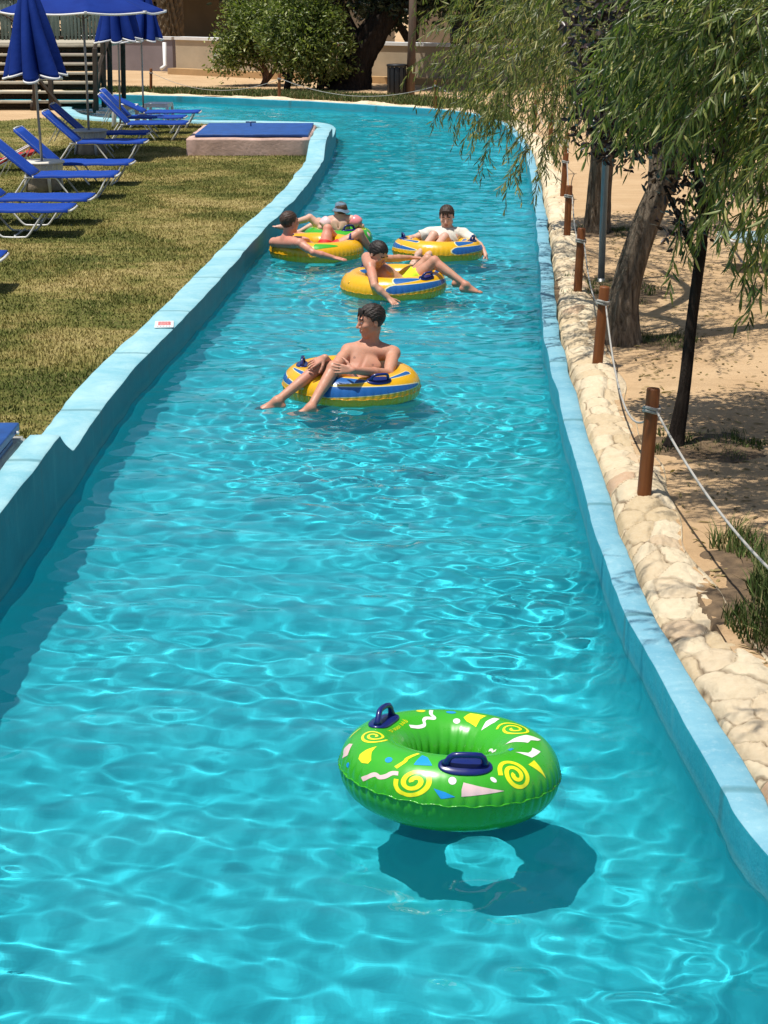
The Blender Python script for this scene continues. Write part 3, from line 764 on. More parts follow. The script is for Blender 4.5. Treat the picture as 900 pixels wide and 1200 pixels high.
def round_table(label, x, y, mtop):
    t = thing('round_table', label, 'table', (x, y, GZ), 0, 'round tables around the parasol poles')
    bm = bmesh.new(); add_lathe(bm, [(.05, .448), (.31, .452), (.328, .446), (.333, .432), (.33, .418), (.30, .412), (.05, .41)], 40); obj('table_top', bm, mtop, t)
    n = 120; prof = [(.290, .412), (.292, .38), (.286, .31), (.27, .30)]; bm = bmesh.new(); rings = []
    for r_, z in prof: rings.append([bm.verts.new(((r_ + .011 * (math.sin(20 * a) > .1)) * math.cos(a), (r_ + .011 * (math.sin(20 * a) > .1)) * math.sin(a), z)) for a in [2 * math.pi * k / n for k in range(n)]])
    for A, B in zip(rings[:-1], rings[1:]):
        for k in range(n): bm.faces.new((A[k], B[k], B[(k + 1) % n], A[(k + 1) % n]))
    obj('ribbed_skirt', bm, mtop, t, smooth=False)
    bm = bmesh.new(); add_lathe(bm, [(.25, 0), (.27, .02), (.255, .12), (.24, .24), (.25, .30), (.2, .33)], 28)
    for v in bm.verts: v.co += Vector((mnoise.noise(v.co * 9), mnoise.noise(v.co * 9 + Vector((5, 5, 5))), 0)) * .015
    obj('base', bm, M_CONC, t)
    for k in range(4):
        a = k * math.pi / 2 + .5; bm = bmesh.new(); add_tube(bm, [(.25 * math.cos(a), .25 * math.sin(a), .31), (.30 * math.cos(a), .30 * math.sin(a), .0)], [.03, .022], 8); obj('leg', bm, mtop, t)
    return t
round_table('round cream topped table at the foot of the nearest closed parasol', -5.18, 26.3, M_CREAMTOP)
round_table('round grey topped table under the open parasol', -5.42, 32.1, M_GREYTOP)
def stool(label, x, y, rz):
    t = thing('side_table', label, 'side table', (x, y, GZ), rz, 'white plastic side tables'); s = .26; h = .47
    bm = bmesh.new(); add_box(bm, (0, 0, h - .016), (.54, .54, .026), bev=.008); obj('table_top', bm, M_WHITEPL, t)
    bm = bmesh.new()
    for k in range(4):
        a = k * math.pi / 2; c_ = Vector((math.cos(a), math.sin(a), 0)) * (.25)
        add_box(bm, c_ + Vector((0, 0, h - .062)), (.018 if k % 2 == 0 else .46, .46 if k % 2 == 0 else .018, .066), bev=.004)
    obj('apron', bm, M_WHITEPL, t)
    for sx in (-1, 1):
        for sy in (-1, 1):
            bm = bmesh.new(); add_box(bm, (sx * .245, sy * .245, (h - .03) / 2), (.058, .058, h - .03), bev=.01)
            for v in bm.verts:
                if v.co.z < .1: v.co.x += sx * .02; v.co.y += sy * .02
            obj('leg', bm, M_WHITEPL, t)
stool('white plastic square table with lounger in front, nearer of the two', -5.72, 38.7, R(4))
stool('white plastic square table nearest the river bend', -5.05, 39.25, R(-6))

def parasol_closed(label, x, y, zb, zt, rad, lean=(0, 0), seed=0, hpole=3.3):
    t = thing('parasol', label, 'parasol', (x, y, GZ), 0, 'blue beach parasols'); t.rotation_euler = (lean[0], lean[1], 0)
    zb -= GZ; zt -= GZ
    bm = bmesh.new(); add_tube(bm, [(0, 0, 0), (0, 0, zt + .04)], .021, 12); obj('pole', bm, M_ALUG, t)
    n = 192; rows = 26; nf = 8; V = []; rg = random.Random(seed); phs = [rg.uniform(-.25, .25) for _ in range(nf)]; dz = [rg.uniform(-.05, .06) for _ in range(nf)]; rv = [rg.uniform(.8, 1.15) for _ in range(nf)]
    for i in range(rows + 1):
        f = i / rows; base = .03 + (rad - .03) * (f ** .82)
        for k in range(n):
            a = 2 * math.pi * k / n; q = a / (2 * math.pi) * nf; j = int(q) % nf; u = q - int(q)
            s = math.sin(math.pi * ((u + phs[j] * math.sin(math.pi * u) * .6))) ; fold = (.50 + .50 * abs(s) ** .7 * rv[j])
            r_ = base * (1 - (1 - fold) * min(1, .25 + f)) * (1 + .03 * math.sin(5 * a + 6 * f + seed))
            z = zt - (zt - zb) * f + (dz[j] * f + .05 * (1 - abs(s)) * f)
            tw = .5 * f * math.sin(seed) ; V.append((r_ * math.cos(a + tw), r_ * math.sin(a + tw), z))
    Fq = [(i * n + k, (i + 1) * n + k, (i + 1) * n + (k + 1) % n, i * n + (k + 1) % n) for i in range(rows) for k in range(n)]
    o = mesh_np('canopy', V, Fq, M_CANVAS, t); md = o.modifiers.new('thick', 'SOLIDIFY'); md.thickness = .006
    e = V[rows * n:]; V2 = []; 
    for p in e: V2.append((p[0] * 1.015, p[1] * 1.015, p[2] + .012)); 
    for p in e: V2.append((p[0] * 1.02, p[1] * 1.02, p[2] - .022))
    F2 = [(k, n + k, n + (k + 1) % n, (k + 1) % n) for k in range(n)]
    o2 = mesh_np('trim', V2, F2, M_TRIM, o); md = o2.modifiers.new('thick', 'SOLIDIFY'); md.thickness = .008
    bm = bmesh.new(); add_lathe(bm, [(.012, zt), (.035, zt + .01), (.03, zt + .06), (.01, zt + .1)], 12); obj('finial', bm, M_WHITEPL, t)
    return t
def parasol_open(label, x, y, zr, za, rad):
    t = thing('parasol', label, 'parasol', (x, y, GZ), 0, 'blue beach parasols'); zr -= GZ; za -= GZ
    bm = bmesh.new(); add_tube(bm, [(0, 0, 0), (.01, 0, 1.5), (0, 0, za)], .022, 12); obj('pole', bm, M_ALUG, t)
    n = 8; m = 12; rows = 10; V = []; N = n * m
    for i in range(rows + 1):
        f = i / rows
        for k in range(N):
            a = 2 * math.pi * k / N + .2; u = (k % m) / m; 
            cs = math.cos(math.pi / n) / math.cos((u - .5) * 2 * math.pi / n); sag = math.sin(math.pi * u)
            r_ = rad * f * cs * (1 - .035 * sag * f); z = za - (za - zr) * f ** 1.15 - .035 * sag * f
            V.append((r_ * math.cos(a), r_ * math.sin(a), z))
    Fq = [(i * N + k, (i + 1) * N + k, (i + 1) * N + (k + 1) % N, i * N + (k + 1) % N) for i in range(rows) for k in range(N)]
    o = mesh_np('canopy', V, Fq, M_CANVAS, t); md = o.modifiers.new('thick', 'SOLIDIFY'); md.thickness = .005
    e = V[rows * N:]; V2 = [(p[0] * 1.002, p[1] * 1.002, p[2] + .006) for p in e] + [(p[0] * 1.003, p[1] * 1.003, p[2] - .032) for p in e]
    o2 = mesh_np('trim', V2, [(k, N + k, N + (k + 1) % N, (k + 1) % N) for k in range(N)], M_TRIM, o); md = o2.modifiers.new('thick', 'SOLIDIFY'); md.thickness = .007
    for k in range(n):
        a = 2 * math.pi * k / n + .2; c_, s_ = math.cos(a), math.sin(a); bm = bmesh.new()
        add_tube(bm, [(.03 * c_, .03 * s_, za - .04), (rad * .96 * c_, rad * .96 * s_, zr - .0)], .008, 6); add_tube(bm, [(.03 * c_, .03 * s_, za - .65), (rad * .5 * c_, rad * .5 * s_, (za + zr) / 2 - .01)], .006, 6); obj('rib', bm, M_ALUG, t)
        bm = bmesh.new(); p = Vector((rad * .985 * c_, rad * .985 * s_, zr - .005)); add_box(bm, p, (.07, .05, .04), Matrix.Rotation(a, 3, 'Z'), .006); obj('rib_tip', bm, M_WHITEPL, t)
    return t
parasol_closed('closed blue parasol at the round cream table, nearest the camera', -5.18, 26.3, 1.86, 3.3, .52, (0, R(-1.2)), 1)
parasol_open('open blue parasol with white trim above the grey round table', -5.44, 32.1, 2.73, 3.25, 1.5)
parasol_closed('closed blue parasol above the nearer white plastic table', -5.5, 36.4, 2.06, 3.45, .52, (0, R(1.0)), 2)
parasol_closed('farthest closed blue parasol, next to the river bend', -5.38, 39.1, 1.98, 3.4, .55, (0, R(.5)), 5)
# a red and white folded chair and bag behind the first table
t = thing('folded_chair', 'folded chair with red and white cloth lying behind the loungers', 'chair', (-6.2, 29.2, GZ))
bm = bmesh.new()
for s in (-1, 1):
    add_tube(bm, [(-.45, s * .25, .05), (.35, s * .25, .46)], .013, 8); add_tube(bm, [(-.35, s * .22, .42), (.42, s * .22, .02)], .013, 8)
add_tube(bm, [(-.45, -.25, .05), (-.45, .25, .05)], .013, 8); add_tube(bm, [(.35, -.25, .46), (.35, .25, .46)], .013, 8)
obj('frame', bm, M_ALU, t)
M_RED = simple('red_cloth', (.42, .02, .02), .8, 0, .3, 12)
bm = bmesh.new(); bmesh.ops.create_grid(bm, x_segments=24, y_segments=16, size=.5)
for v in bm.verts:
    v.co = Vector((v.co.x * .75, v.co.y * .5, .24 + .46 * v.co.x * .5 + .05 * math.sin(v.co.y * 22) * math.cos(v.co.x * 9)))
o = obj('seat_cloth', bm, M_RED, t); md = o.modifiers.new('s', 'SOLIDIFY'); md.thickness = .02
bm = bmesh.new(); add_box(bm, (.05, -.04, .34), (.55, .1, .02), Matrix.Rotation(-.45, 3, 'Y'), .005); add_box(bm, (.0, -.22, .22), (.5, .06, .02), Matrix.Rotation(-.45, 3, 'Y'), .005); obj('cloth_stripe', bm, M_TRIM, t)

# ---- pump hatches: near left corner, and the pink one by the bend
M_PINK = simple('pink_render', (.58, .39, .32), .9, 0, .28, 3.0, bump=.7)
M_LIDB = simple('blue_painted_boards', (.012, .07, .27), .45, 0, .25, 5, bump=.25)
M_PALE = simple('pale_plaster', (.46, .46, .41), .85, 0, .15, 6, bump=.5)
def hatch(label, x0, x1, y0, y1, zt, mat, wallw, lid, nm='pump_hatch', boards=9):
    t = thing(nm, label, 'hatch', ((x0 + x1) / 2, (y0 + y1) / 2, .17)); z0 = -.02; z1 = zt - .17
    a, b = (x1 - x0) / 2, (y1 - y0) / 2; bm = bmesh.new()
    def wobbly(bm_):
        bmesh.ops.subdivide_edges(bm_, edges=[e for e in bm_.edges if e.calc_length() > .3], cuts=12, use_grid_fill=True)
        for v in bm_.verts: v.co += Vector((mnoise.noise(v.co * 2), mnoise.noise(v.co * 2 + Vector((9, 0, 0))), mnoise.noise(v.co * 2 + Vector((0, 9, 0))))) * .012
    for cx_, cy_, sx, sy in ((0, -b + wallw / 2, 2 * a, wallw), (0, b - wallw / 2, 2 * a, wallw), (-a + wallw / 2, 0, wallw, 2 * (b - wallw)), (a - wallw / 2, 0, wallw, 2 * (b - wallw))):
        q = bmesh.new(); bmesh.ops.create_cube(q, size=1, matrix=Matrix.Translation((cx_, cy_, (z0 + z1) / 2)) @ Matrix.Diagonal((sx, sy, z1 - z0, 1)))
        bmesh.ops.bevel(q, geom=q.edges[:], offset=.015, segments=2, affect='EDGES'); wobbly(q); merge(bm, q)
    obj('surround', bm, mat, t)
    bm = bmesh.new(); lx0, lx1, ly0, ly1 = lid[0] - t.location.x, lid[1] - t.location.x, lid[2] - t.location.y, lid[3] - t.location.y
    wdt = (ly1 - ly0) / boards
    for i in range(boards): add_box(bm, ((lx0 + lx1) / 2, ly0 + wdt * (i + .5), z1 + .028), (lx1 - lx0, wdt - .008, .05), bev=.006)
    l_ = obj('lid', bm, M_LIDB, t)
    return t, z1, (lx0, lx1, ly0, ly1), l_
th, z1, lb, l_ = hatch('low pink rendered box with a blue board lid by the river bend', -3.62, -1.36, 31.8, 34.9, .50, M_PINK, .16, (-3.48, -1.40, 32.05, 34.75))
bm = bmesh.new(); add_tube(bm, [(-.1, .6, z1 + .05), (-.1, .6, z1 + .13)], .012, 8); add_tube(bm, [(-.2, .6, z1 + .13), (0, .6, z1 + .13)], .014, 8); obj('lid_handle', bm, M_NAVY, l_)
th, z1, lb, l_ = hatch('blue board covered hatch behind the raised turquoise wall, cut by the left edge', -4.6, -2.30, 7.6, 10.58, .44, M_PALE, .12, (-4.5, -2.54, 7.7, 10.50), boards=3)
bm = bmesh.new(); add_box(bm, (lb[1] - .02, (lb[2] + lb[3]) / 2, z1 + .082), (.5, lb[3] - lb[2] - .02, .05), bev=.008); obj('raised_board', bm, M_LIDB, th)
bm = bmesh.new(); add_box(bm, (lb[1] + .12, (lb[2] + lb[3]) / 2 - .06, z1 + .022), (.19, lb[3] - lb[2] - .2, .03), bev=.006); obj('side_board', bm, M_LIDB, th)
bm = bmesh.new()
for yy_ in (lb[3] - .12, lb[3] - .9, lb[3] - 1.7): add_tube(bm, [(lb[1] + .235, yy_, z1 + .06), (lb[1] + .24, yy_, z1 + .075)], .012, 10)
obj('bolt', bm, M_WHITEPL, th)

# ---- little warning tile on the coping
M_TILE = simple('white_tile', (.80, .79, .77), .3, 0, .03, 9); M_PKP = simple('pink_red_print', (.70, .20, .19), .4, 0, .15, 60); M_DKP = simple('dark_print', (.16, .12, .12), .5)
t = thing('warning_tile', 'small white tile with a red notice set on the coping', 'sign', (-1.985, 15.23, .2565), R(6))
bm = bmesh.new(); add_box(bm, (0, 0, .004), (.17, .30, .008), bev=.002); obj('plate', bm, M_TILE, t)
bm = bmesh.new(); q = random.Random(2)
for i in range(9):
    y = .095 - i * .0195; x = -.055
    while x < .055:
        w_ = q.uniform(.010, .026); add_box(bm, (min(x + w_ / 2, .05), y, .0088), (w_, .0135, .0012)); x += w_ + .003
obj('notice_lines', bm, M_PKP, t)
bm = bmesh.new(); x = -.065
for i in range(5): w_ = q.uniform(.012, .02); add_box(bm, (x + w_ / 2, -.115, .0088), (w_, .018, .0012)); x += w_ + .009
obj('small_print', bm, M_DKP, t)
# ---------------------------------------------------------------- bridge, far walls, rope fence
def woodm(name, a, b, ax=(1, 1, .08), rough=.75):
    t = NT(name); v = t.coords(tuple(14 * x for x in ax)); v1 = t.coords()
    c = t.mix(t.ramp(t.noise(v, 1.5, 6, .65, .4), [(.3, 0.0), (.7, 1.0)]), a, b)
    c = t.mix(t.ramp(t.noise(v1, 3, 4), [(.5, 0.0), (.75, .4)]), c, tuple(x * .5 for x in a))
    t.bsdf(c, rough, spec=.3, normal=t.bump(t.noise(v, 4, 6, .7), .4, .006)); return t.m
M_WPALE = woodm('weathered_boards', (.36, .32, .24), (.50, .45, .35), (.08, 1, 1)); M_WDARK = woodm('dark_timber', (.035, .026, .018), (.07, .05, .035)); M_WGREEN = woodm('grey_green_slats', (.10, .14, .12), (.17, .21, .18))
M_POST = woodm('varnished_brown_post', (.15, .046, .012), (.24, .082, .022), (1, 1, .1), .5)
t = thing('footbridge', 'weathered wooden steps and slatted railing of a footbridge behind the loungers', 'bridge', (-8.6, 43.8, .17))
x0, x1 = -2.0, 1.35
for i in range(7):
    bm = bmesh.new(); add_box(bm, ((x0 + x1) / 2, .33 * i + .15, .20 + i * .215), (x1 - x0, .34, .055), bev=.006)
    obj('tread', bm, M_WPALE, t)
    bm = bmesh.new(); add_box(bm, ((x0 + x1) / 2, .33 * i + .29, .09 + i * .215), (x1 - x0 - .02, .025, .15)); obj('gap_shade_board', bm, M_WDARK, t)  # dark boards added to stand in for the shaded gaps of open steps
bm = bmesh.new(); add_box(bm, ((x0 + x1) / 2, 3.7, 1.51), (x1 - x0 + .2, 3.0, .09), bev=.006); obj('deck', bm, M_WPALE, t)
for xx_ in (x0, -.2, x1):
    bm = bmesh.new(); add_box(bm, (xx_, 1.05, .76), (.06, 2.7, .22), Matrix.Rotation(math.atan2(.215, .33), 3, 'X')); obj('stringer', bm, M_WDARK, t)
for (xx_, yy_, h_) in ((-.10, -.05, .95), (.28, .02, .75), (x1 + .08, -.1, 1.5), (x1 + .1, 1.1, 2.2), (x1 + .1, 2.2, 2.75), (x0 - .05, 2.2, 2.75), (-.3, 2.2, 2.72), (x1 + .1, 4.6, 2.75), (x0 - .05, 4.6, 2.75)):
    bm = bmesh.new(); add_box(bm, (xx_, yy_, h_ / 2), (.12, .12, h_), Matrix.Rotation(R(1.5), 3, 'Y'), .01); obj('post', bm, M_WDARK, t)
for P in ([(x1 + .08, -.1, 1.45), (x1 + .1, 2.2, 2.68)], [(x1 + .1, -.05, .9), (x1 + .1, 2.2, 1.7)], [(-.1, -.05, .9), (.5, -.02, .1)], [(x0, 2.3, 2.7), (-.3, 2.3, 1.7)]):
    bm = bmesh.new(); add_tube(bm, P, .05, 4); obj('brace', bm, M_WDARK, t, smooth=False)
for yy_ in (2.28, 5.1):
    pn = bmesh.new(); n_ = 34; 
    for i in range(n_):
        if yy_ < 3 and i in (9, 22): continue
        add_box(pn, (x0 + .1 + (x1 - x0 - .2) * i / (n_ - 1), yy_, 2.12), (.062, .022, .98), bev=.004)
    o = obj('railing_slats', pn, M_WGREEN, t)
    bm = bmesh.new(); add_box(bm, ((x0 + x1) / 2, yy_ + .01, 2.66), (x1 - x0, .07, .06)); add_box(bm, ((x0 + x1) / 2, yy_ + .03, 1.7), (x1 - x0, .04, .06)); obj('rail', bm, M_WDARK, t)

M_TAN = simple('tan_render', (.42, .345, .24), .9, 0, .14, 1.2, bump=.4); M_WCAP = simple('white_wall_cap', (.70, .70, .68), .7, 0, .06, 3); M_MAUVE_SHADE = simple('mauve_shade_render', (.20, .17, .18), .9, 0, .12, 1.2); M_LEDGE = simple('ochre_ledge', (.44, .28, .13), .9, 0, .12, 2, bump=.3)
def wall_run(pts, h, th, z0, root, mat, cap, nm='wall'):
    P = [Vector((p[0], p[1], 0)) for p in pts]
    for kind, d0, d1, za, zb, mt in ((nm, 0, th, z0, h, mat), ('cap', -.05, th + .05, h, h + .10, cap)):
        if mt is None: continue
        A = offset(P, -d0); B = offset(P, -d1)
        bm = bmesh.new(); q = [[bm.verts.new((p.x, p.y, z)) for p in L] for L, z in ((A, za), (A, zb), (B, zb), (B, za))]
        n = len(P)
        for k in range(4):
            a, b = q[k], q[(k + 1) % 4]
            for i in range(n - 1): bm.faces.new((a[i], a[i + 1], b[i + 1], b[i]))
        for i in (0, n - 1): bm.faces.new([q[k][i] for k in range(4)])
        bmesh.ops.recalc_face_normals(bm, faces=bm.faces[:]); obj(kind, bm, mt, root, False)
t = thing('garden_wall', 'long tan garden wall with a white cap beyond the sand path', 'wall')
W_ = [(5.8, 51.6), (3.5, 53.4), (1.86, 54.9), (-.6, 56.6), (-4, 59.2), (-7.3, 61.9)]
wall_run(W_, 1.33, .35, .1, t, M_TAN, M_WCAP)
W2 = [(p.x, p.y) for p in offset([Vector((a, b, 0)) for a, b in W_], .42)]
wall_run(W2, .38, .41, .1, t, M_LEDGE, None, 'ledge')
t = thing('garden_wall', 'short shaded mauve wall with white cap and a drain pipe, left of the tan wall', 'wall')
wall_run([(-7.6, 63.5), (-13.5, 66.5)], 1.28, .3, .1, t, M_MAUVE_SHADE, M_WCAP)  # grey mauve tone holds the shade of this side wall
bm = bmesh.new(); add_tube(bm, [(-7.85, 63.2, 1.2), (-7.85, 63.2, .4), (-7.95, 62.9, .3)], .07, 10); obj('drain_pipe', bm, M_WHITEPL, t)

# building far behind
M_BW = simple('sand_coloured_wall', (.24, .19, .13), .9, 0, .14, .8, bump=.3); M_THATCH = woodm('brown_thatch', (.10, .065, .03), (.20, .13, .06), (1, 1, .2)); M_GLASSD = simple('dark_window', (.02, .025, .03), .15)
t = thing('low_building', 'low sand coloured building with a thatched porch far behind the garden wall', 'building', (0, 82, .17))
bm = bmesh.new(); add_box(bm, (-7, 0, 2.1), (15, .3, 4.2)); add_box(bm, (10, 2, 2.1), (17, .3, 4.2)); obj('wall', bm, M_BW, t, False)
for x_ in (-12.6, -10.0, 4.2, 9.5):
    bm = bmesh.new(); yb = -.19 if x_ < 1 else 1.81; add_box(bm, (x_, yb, 1.4), (1.0, .06, 1.5)); w__ = obj('window', bm, M_GLASSD, t, False)
    bm = bmesh.new()
    for s in (-1, 1): add_box(bm, (x_ + s * .54, yb - .04, 1.4), (.08, .1, 1.66)); add_box(bm, (x_, yb - .04, 1.4 + s * .79), (1.16, .1, .08))
    obj('window_frame', bm, M_WDARK, w__, False)
bm = bmesh.new()
add_box(bm, (-7.5, -4.2, 3.15), (11, 8, .28), Matrix.Rotation(R(4), 3, 'X'), .05); obj('porch_roof', bm, M_THATCH, t, False)
for x_ in (-12.5, -8.75, -5.2, -2.2): bm = bmesh.new(); add_tube(bm, [(x_, -7.9, 0), (x_, -7.9, 3.05)], .10, 10); obj('porch_post', bm, M_WDARK, t)
t = thing('palm_tree', 'shaggy palm trunk with hanging dry fronds beyond the garden wall', 'tree', (-8.3, 69, .17))
bm = bmesh.new(); n = 40; rings = []
for i in range(30):
    z = i * .16; rings.append([bm.verts.new(((.42 + .10 * math.sin(k * 2.3 + i * 1.1) + .03 * ((i * 7 + k * 3) % 5) / 5) * math.cos(2 * math.pi * k / n), (.42 + .10 * math.sin(k * 2.3 + i * 1.1)) * math.sin(2 * math.pi * k / n), z)) for k in range(n)])
for A, B in zip(rings[:-1], rings[1:]):
    for k in range(n): bm.faces.new((A[k], A[(k + 1) % n], B[(k + 1) % n], B[k]))
M_PALM = woodm('dry_palm_fibre', (.14, .10, .055), (.27, .20, .12), (1, 1, .12)); obj('trunk', bm, M_PALM, t, False)
bm = bmesh.new(); q = random.Random(8)
for k in range(26):
    a = k * 2.4; d = Vector((math.cos(a), math.sin(a), 0)); P = [Vector((0, 0, 4.6)) + d * .3, Vector((0, 0, 5.2)) + d * 1.1, Vector((0, 0, 4.9)) + d * 2.0, Vector((0, 0, 3.9 + q.random())) + d * 2.6]; P = smooth_line(P, 4)
    sd = Vector((-d.y, d.x, 0))
    for i in range(len(P) - 1):
        for s in (-1, 1):
            for j in range(3):
                p = P[i].lerp(P[i + 1], j / 3); e = p + sd * s * .42 + Vector((0, 0, -.28)) + d * .2
                bm.faces.new([bm.verts.new(p), bm.verts.new(p + d * .05), bm.verts.new(e)])
obj('fronds', bm, simple('palm_leaf', (.05, .08, .025), .7), t, False)
# bin and dark sack on the wall
t = thing('litter_bin', 'dark slatted litter bin standing by the slim post under the big tree', 'bin', (.36, 49.9, .17))
M_DARKPL = simple('dark_plastic', (.012, .012, .013), .5, 0, .2, 5)
for k in range(12):
    a = 2 * math.pi * k / 12; bm = bmesh.new(); add_box(bm, (.26 * math.cos(a), .26 * math.sin(a), .42), (.02, .11, .8), Matrix.Rotation(a, 3, 'Z'), .004); obj('slat', bm, M_DARKPL, t)
bm = bmesh.new(); add_lathe(bm, [(.23, .02), (.24, .75), (.1, .76)], 20); obj('liner', bm, M_DARKPL, t)
bm = bmesh.new(); add_lathe(bm, [(.27, .79), (.29, .80), (.29, .85), (.25, .86)], 24); obj('rim', bm, M_DARKPL, t)
t = thing('timber_post', 'slim brown timber post rising into the dark tree beside the bin', 'post', (.74, 49.9, .17))
bm = bmesh.new(); add_tube(bm, [(0, 0, 0), (.05, 0, 1.6), (.1, 0, 4.2)], [.13, .11, .10], 12); obj('shaft', bm, woodm('brown_bark_post', (.08, .052, .035), (.15, .10, .07)), t)
t = thing('black_barrel', 'black barrel standing on the white capped wall', 'barrel', (2.3, 54.35, 1.43))
bm = bmesh.new(); add_lathe(bm, [(.24, 0), (.27, .03), (.285, .3), (.28, .32), (.30, .34), (.285, .36), (.285, .62), (.27, .8), (.23, .84), (.05, .85)], 24); obj('drum', bm, M_DARKPL, t)
bm = bmesh.new(); add_lathe(bm, [(.06, .85), (.07, .86), (.065, .89), (.02, .90)], 12, (.1, 0, 0)); obj('cap', bm, M_DARKPL, t)

# ---- rope posts and ropes along the outer bank
M_ROPE = NT('white_rope'); v = M_ROPE.coords(); 
wv = M_ROPE.n('ShaderNodeTexWave', wave_type='BANDS', bands_direction='DIAGONAL'); wv.inputs['Scale'].default_value = 55; M_ROPE.l(v, wv.inputs['Vector'])
c = M_ROPE.mix(M_ROPE.ramp(M_ROPE.noise(v, 9, 4), [(.55, 0), (.72, .8)]), (.42, .40, .36), (.26, .24, .21)); M_ROPE.bsdf(c, .85, normal=M_ROPE.bump(wv.outputs['Fac'], .6, .004)); M_ROPE = M_ROPE.m
POSTS = [(1.86, 6.2), (1.58, 9.96), (1.76, 13.83), (1.97, 17.27), (2.25, 21.06), (2.62, 25.28), (3.0, 28.8), (3.15, 33.0), (3.2, 37.2), (2.65, 41.1), (1.3, 44.7), (-2.88, 48.1), (-6.8, 51.2)]
PLAB = ['brown rope post nearest the camera, just outside the right edge', 'brown wooden rope post standing alone with white rope tied near its top', 'second brown rope post from the front, in front of the thick leaning trunk', 'third brown rope post from the front, beside the blue grey pole', 'fourth brown rope post from the front, under hanging leaves', 'fifth brown rope post along the right bank', 'sixth brown rope post along the right bank', 'seventh brown rope post along the right bank', 'eighth brown rope post, hidden in leaves at the bend', 'brown rope post at the outer bend behind the leaves', 'brown rope post on the far bank right of the big dark tree', 'brown rope post on the far bank in front of the round bush', 'brown rope post on the far bank by the left reach']
PZ = []
for i, ((x, y), lab) in enumerate(zip(POSTS, PLAB)):
    h_ = .70 if i != 1 else .74; ln = random.Random(i)
    t = thing('rope_post', lab, 'post', (x, y, .15), 0, 'brown rope posts along the outer bank'); t.rotation_euler = (R(ln.uniform(-2, 2)), R(ln.uniform(.5, 3)), 0)
    bm = bmesh.new(); r_ = .043
    add_lathe(bm, [(r_ * 1.0, -.08), (r_ * 1.02, .1), (r_ * .98, .35), (r_, h_ - .012), (r_ * .9, h_ - .002), (r_ * .3, h_)], 20)
    for v in bm.verts: v.co += Vector((mnoise.noise(v.co * 12), mnoise.noise(v.co * 12 + Vector((3, 3, 3))), 0)) * .004
    obj('shaft', bm, M_POST, t)
    bm = bmesh.new(); zr = h_ - .12
    P = [(r_ * 1.12 * math.cos(a), r_ * 1.12 * math.sin(a), zr + .006 * math.sin(2 * a)) for a in [2 * math.pi * k / 16 for k in range(16)]]
    add_tube(bm, P, .010, 6, closed=True); P = [(p[0], p[1], p[2] - .02) for p in P]; add_tube(bm, P, .010, 6, closed=True); obj('rope_knot', bm, M_ROPE, t)
    PZ.append(Vector((x, y, .15 + zr - .01)))
names = ['at the bottom right, from the lone post out of frame', 'sagging between the two nearest posts along the stones', 'between the second and third posts', 'between the third and fourth posts', 'between the fourth and fifth posts', 'between the fifth and sixth posts', 'between the sixth and seventh posts', 'between the seventh and eighth posts', 'nearest the outer bend', 'round the outer bend behind hanging leaves', 'on the far bank in front of the big dark tree', 'on the far bank at the left of the round bush']
for i in range(len(PZ) - 1):
    a, b = PZ[i], PZ[i + 1]; sag = (.17, .42, .24, .25, .2, .22, .25, .25, .22, .2, .36, .4)[i]; P = []
    for k in range(29):
        f = k / 28; p = a.lerp(b, f); p.z -= sag * 4 * f * (1 - f); p.x += .05; P.append(p)
    P[0].x -= .0; bm = bmesh.new(); add_tube(bm, P, .0072, 8); o = obj('rope', bm, M_ROPE); tag(o, 'white rope ' + names[i], 'rope', 'white ropes strung between the posts')
# dark hose on the stones
P = []
for k in range(40):
    f = k / 39; y = 9.2 + f * 7.2; P.append((1.66 + .012 * (y - 9.2) + .035 * math.sin(f * 9) + .03 * f - (0.0 if f > .1 else 0), y, .20 + .008 * math.sin(f * 25)))
# blue grey pole
t = thing('metal_pole', 'slim blue grey metal pole between the rope posts and the leaning trunk', 'pole', (2.30, 18.0, .17))
bm = bmesh.new(); add_tube(bm, [(0, 0, 0), (0, 0, 3.9)], .036, 14); obj('shaft', bm, simple('blue_grey_paint', (.17, .23, .29), .4, .2), t)
bm = bmesh.new(); add_lathe(bm, [(.07, 0), (.07, .012), (.045, .02), (.04, .05)], 16); obj('base_plate', bm, M_ALUG, t)
# ---------------------------------------------------------------- vegetation
def leafmat(name, stops, rough=.5, transl=.25, spec=.45):
    t = NT(name); at_ = t.n('ShaderNodeAttribute', attribute_name='tint')
    c = t.ramp(at_.outputs['Fac'], stops)
    b = t.n('ShaderNodeBsdfPrincipled'); t.l(c, b.inputs['Base Color']); b.inputs['Roughness'].default_value = rough; b.inputs['Specular IOR Level'].default_value = spec
    tr = t.n('ShaderNodeBsdfTranslucent'); t.l(t.mix(1.0, c, (1.0, 1.25, .45), 'MULTIPLY'), tr.inputs['Color'])
    mx = t.n('ShaderNodeMixShader'); mx.inputs[0].default_value = transl; t.l(b.outputs[0], mx.inputs[1]); t.l(tr.outputs[0], mx.inputs[2]); t.l(mx.outputs[0], t.out.inputs['Surface']); return t.m
M_WILLOW = leafmat('willow_leaf', [(0, (.03, .06, .018)), (.3, (.085, .13, .032)), (.6, (.17, .22, .055)), (.82, (.28, .31, .085)), (.93, (.36, .38, .20)), (1, (.56, .47, .12))], .36, .42)
M_WILLOW2 = leafmat('far_willow_leaf', [(0, (.045, .065, .02)), (.3, (.10, .13, .035)), (.6, (.19, .205, .06)), (.85, (.31, .30, .10)), (1, (.52, .42, .15))], .40, .42)
M_PLUM = leafmat('dark_plum_leaf', [(0, (.014, .010, .010)), (.6, (.03, .018, .018)), (1, (.055, .035, .028))], .35, .12)
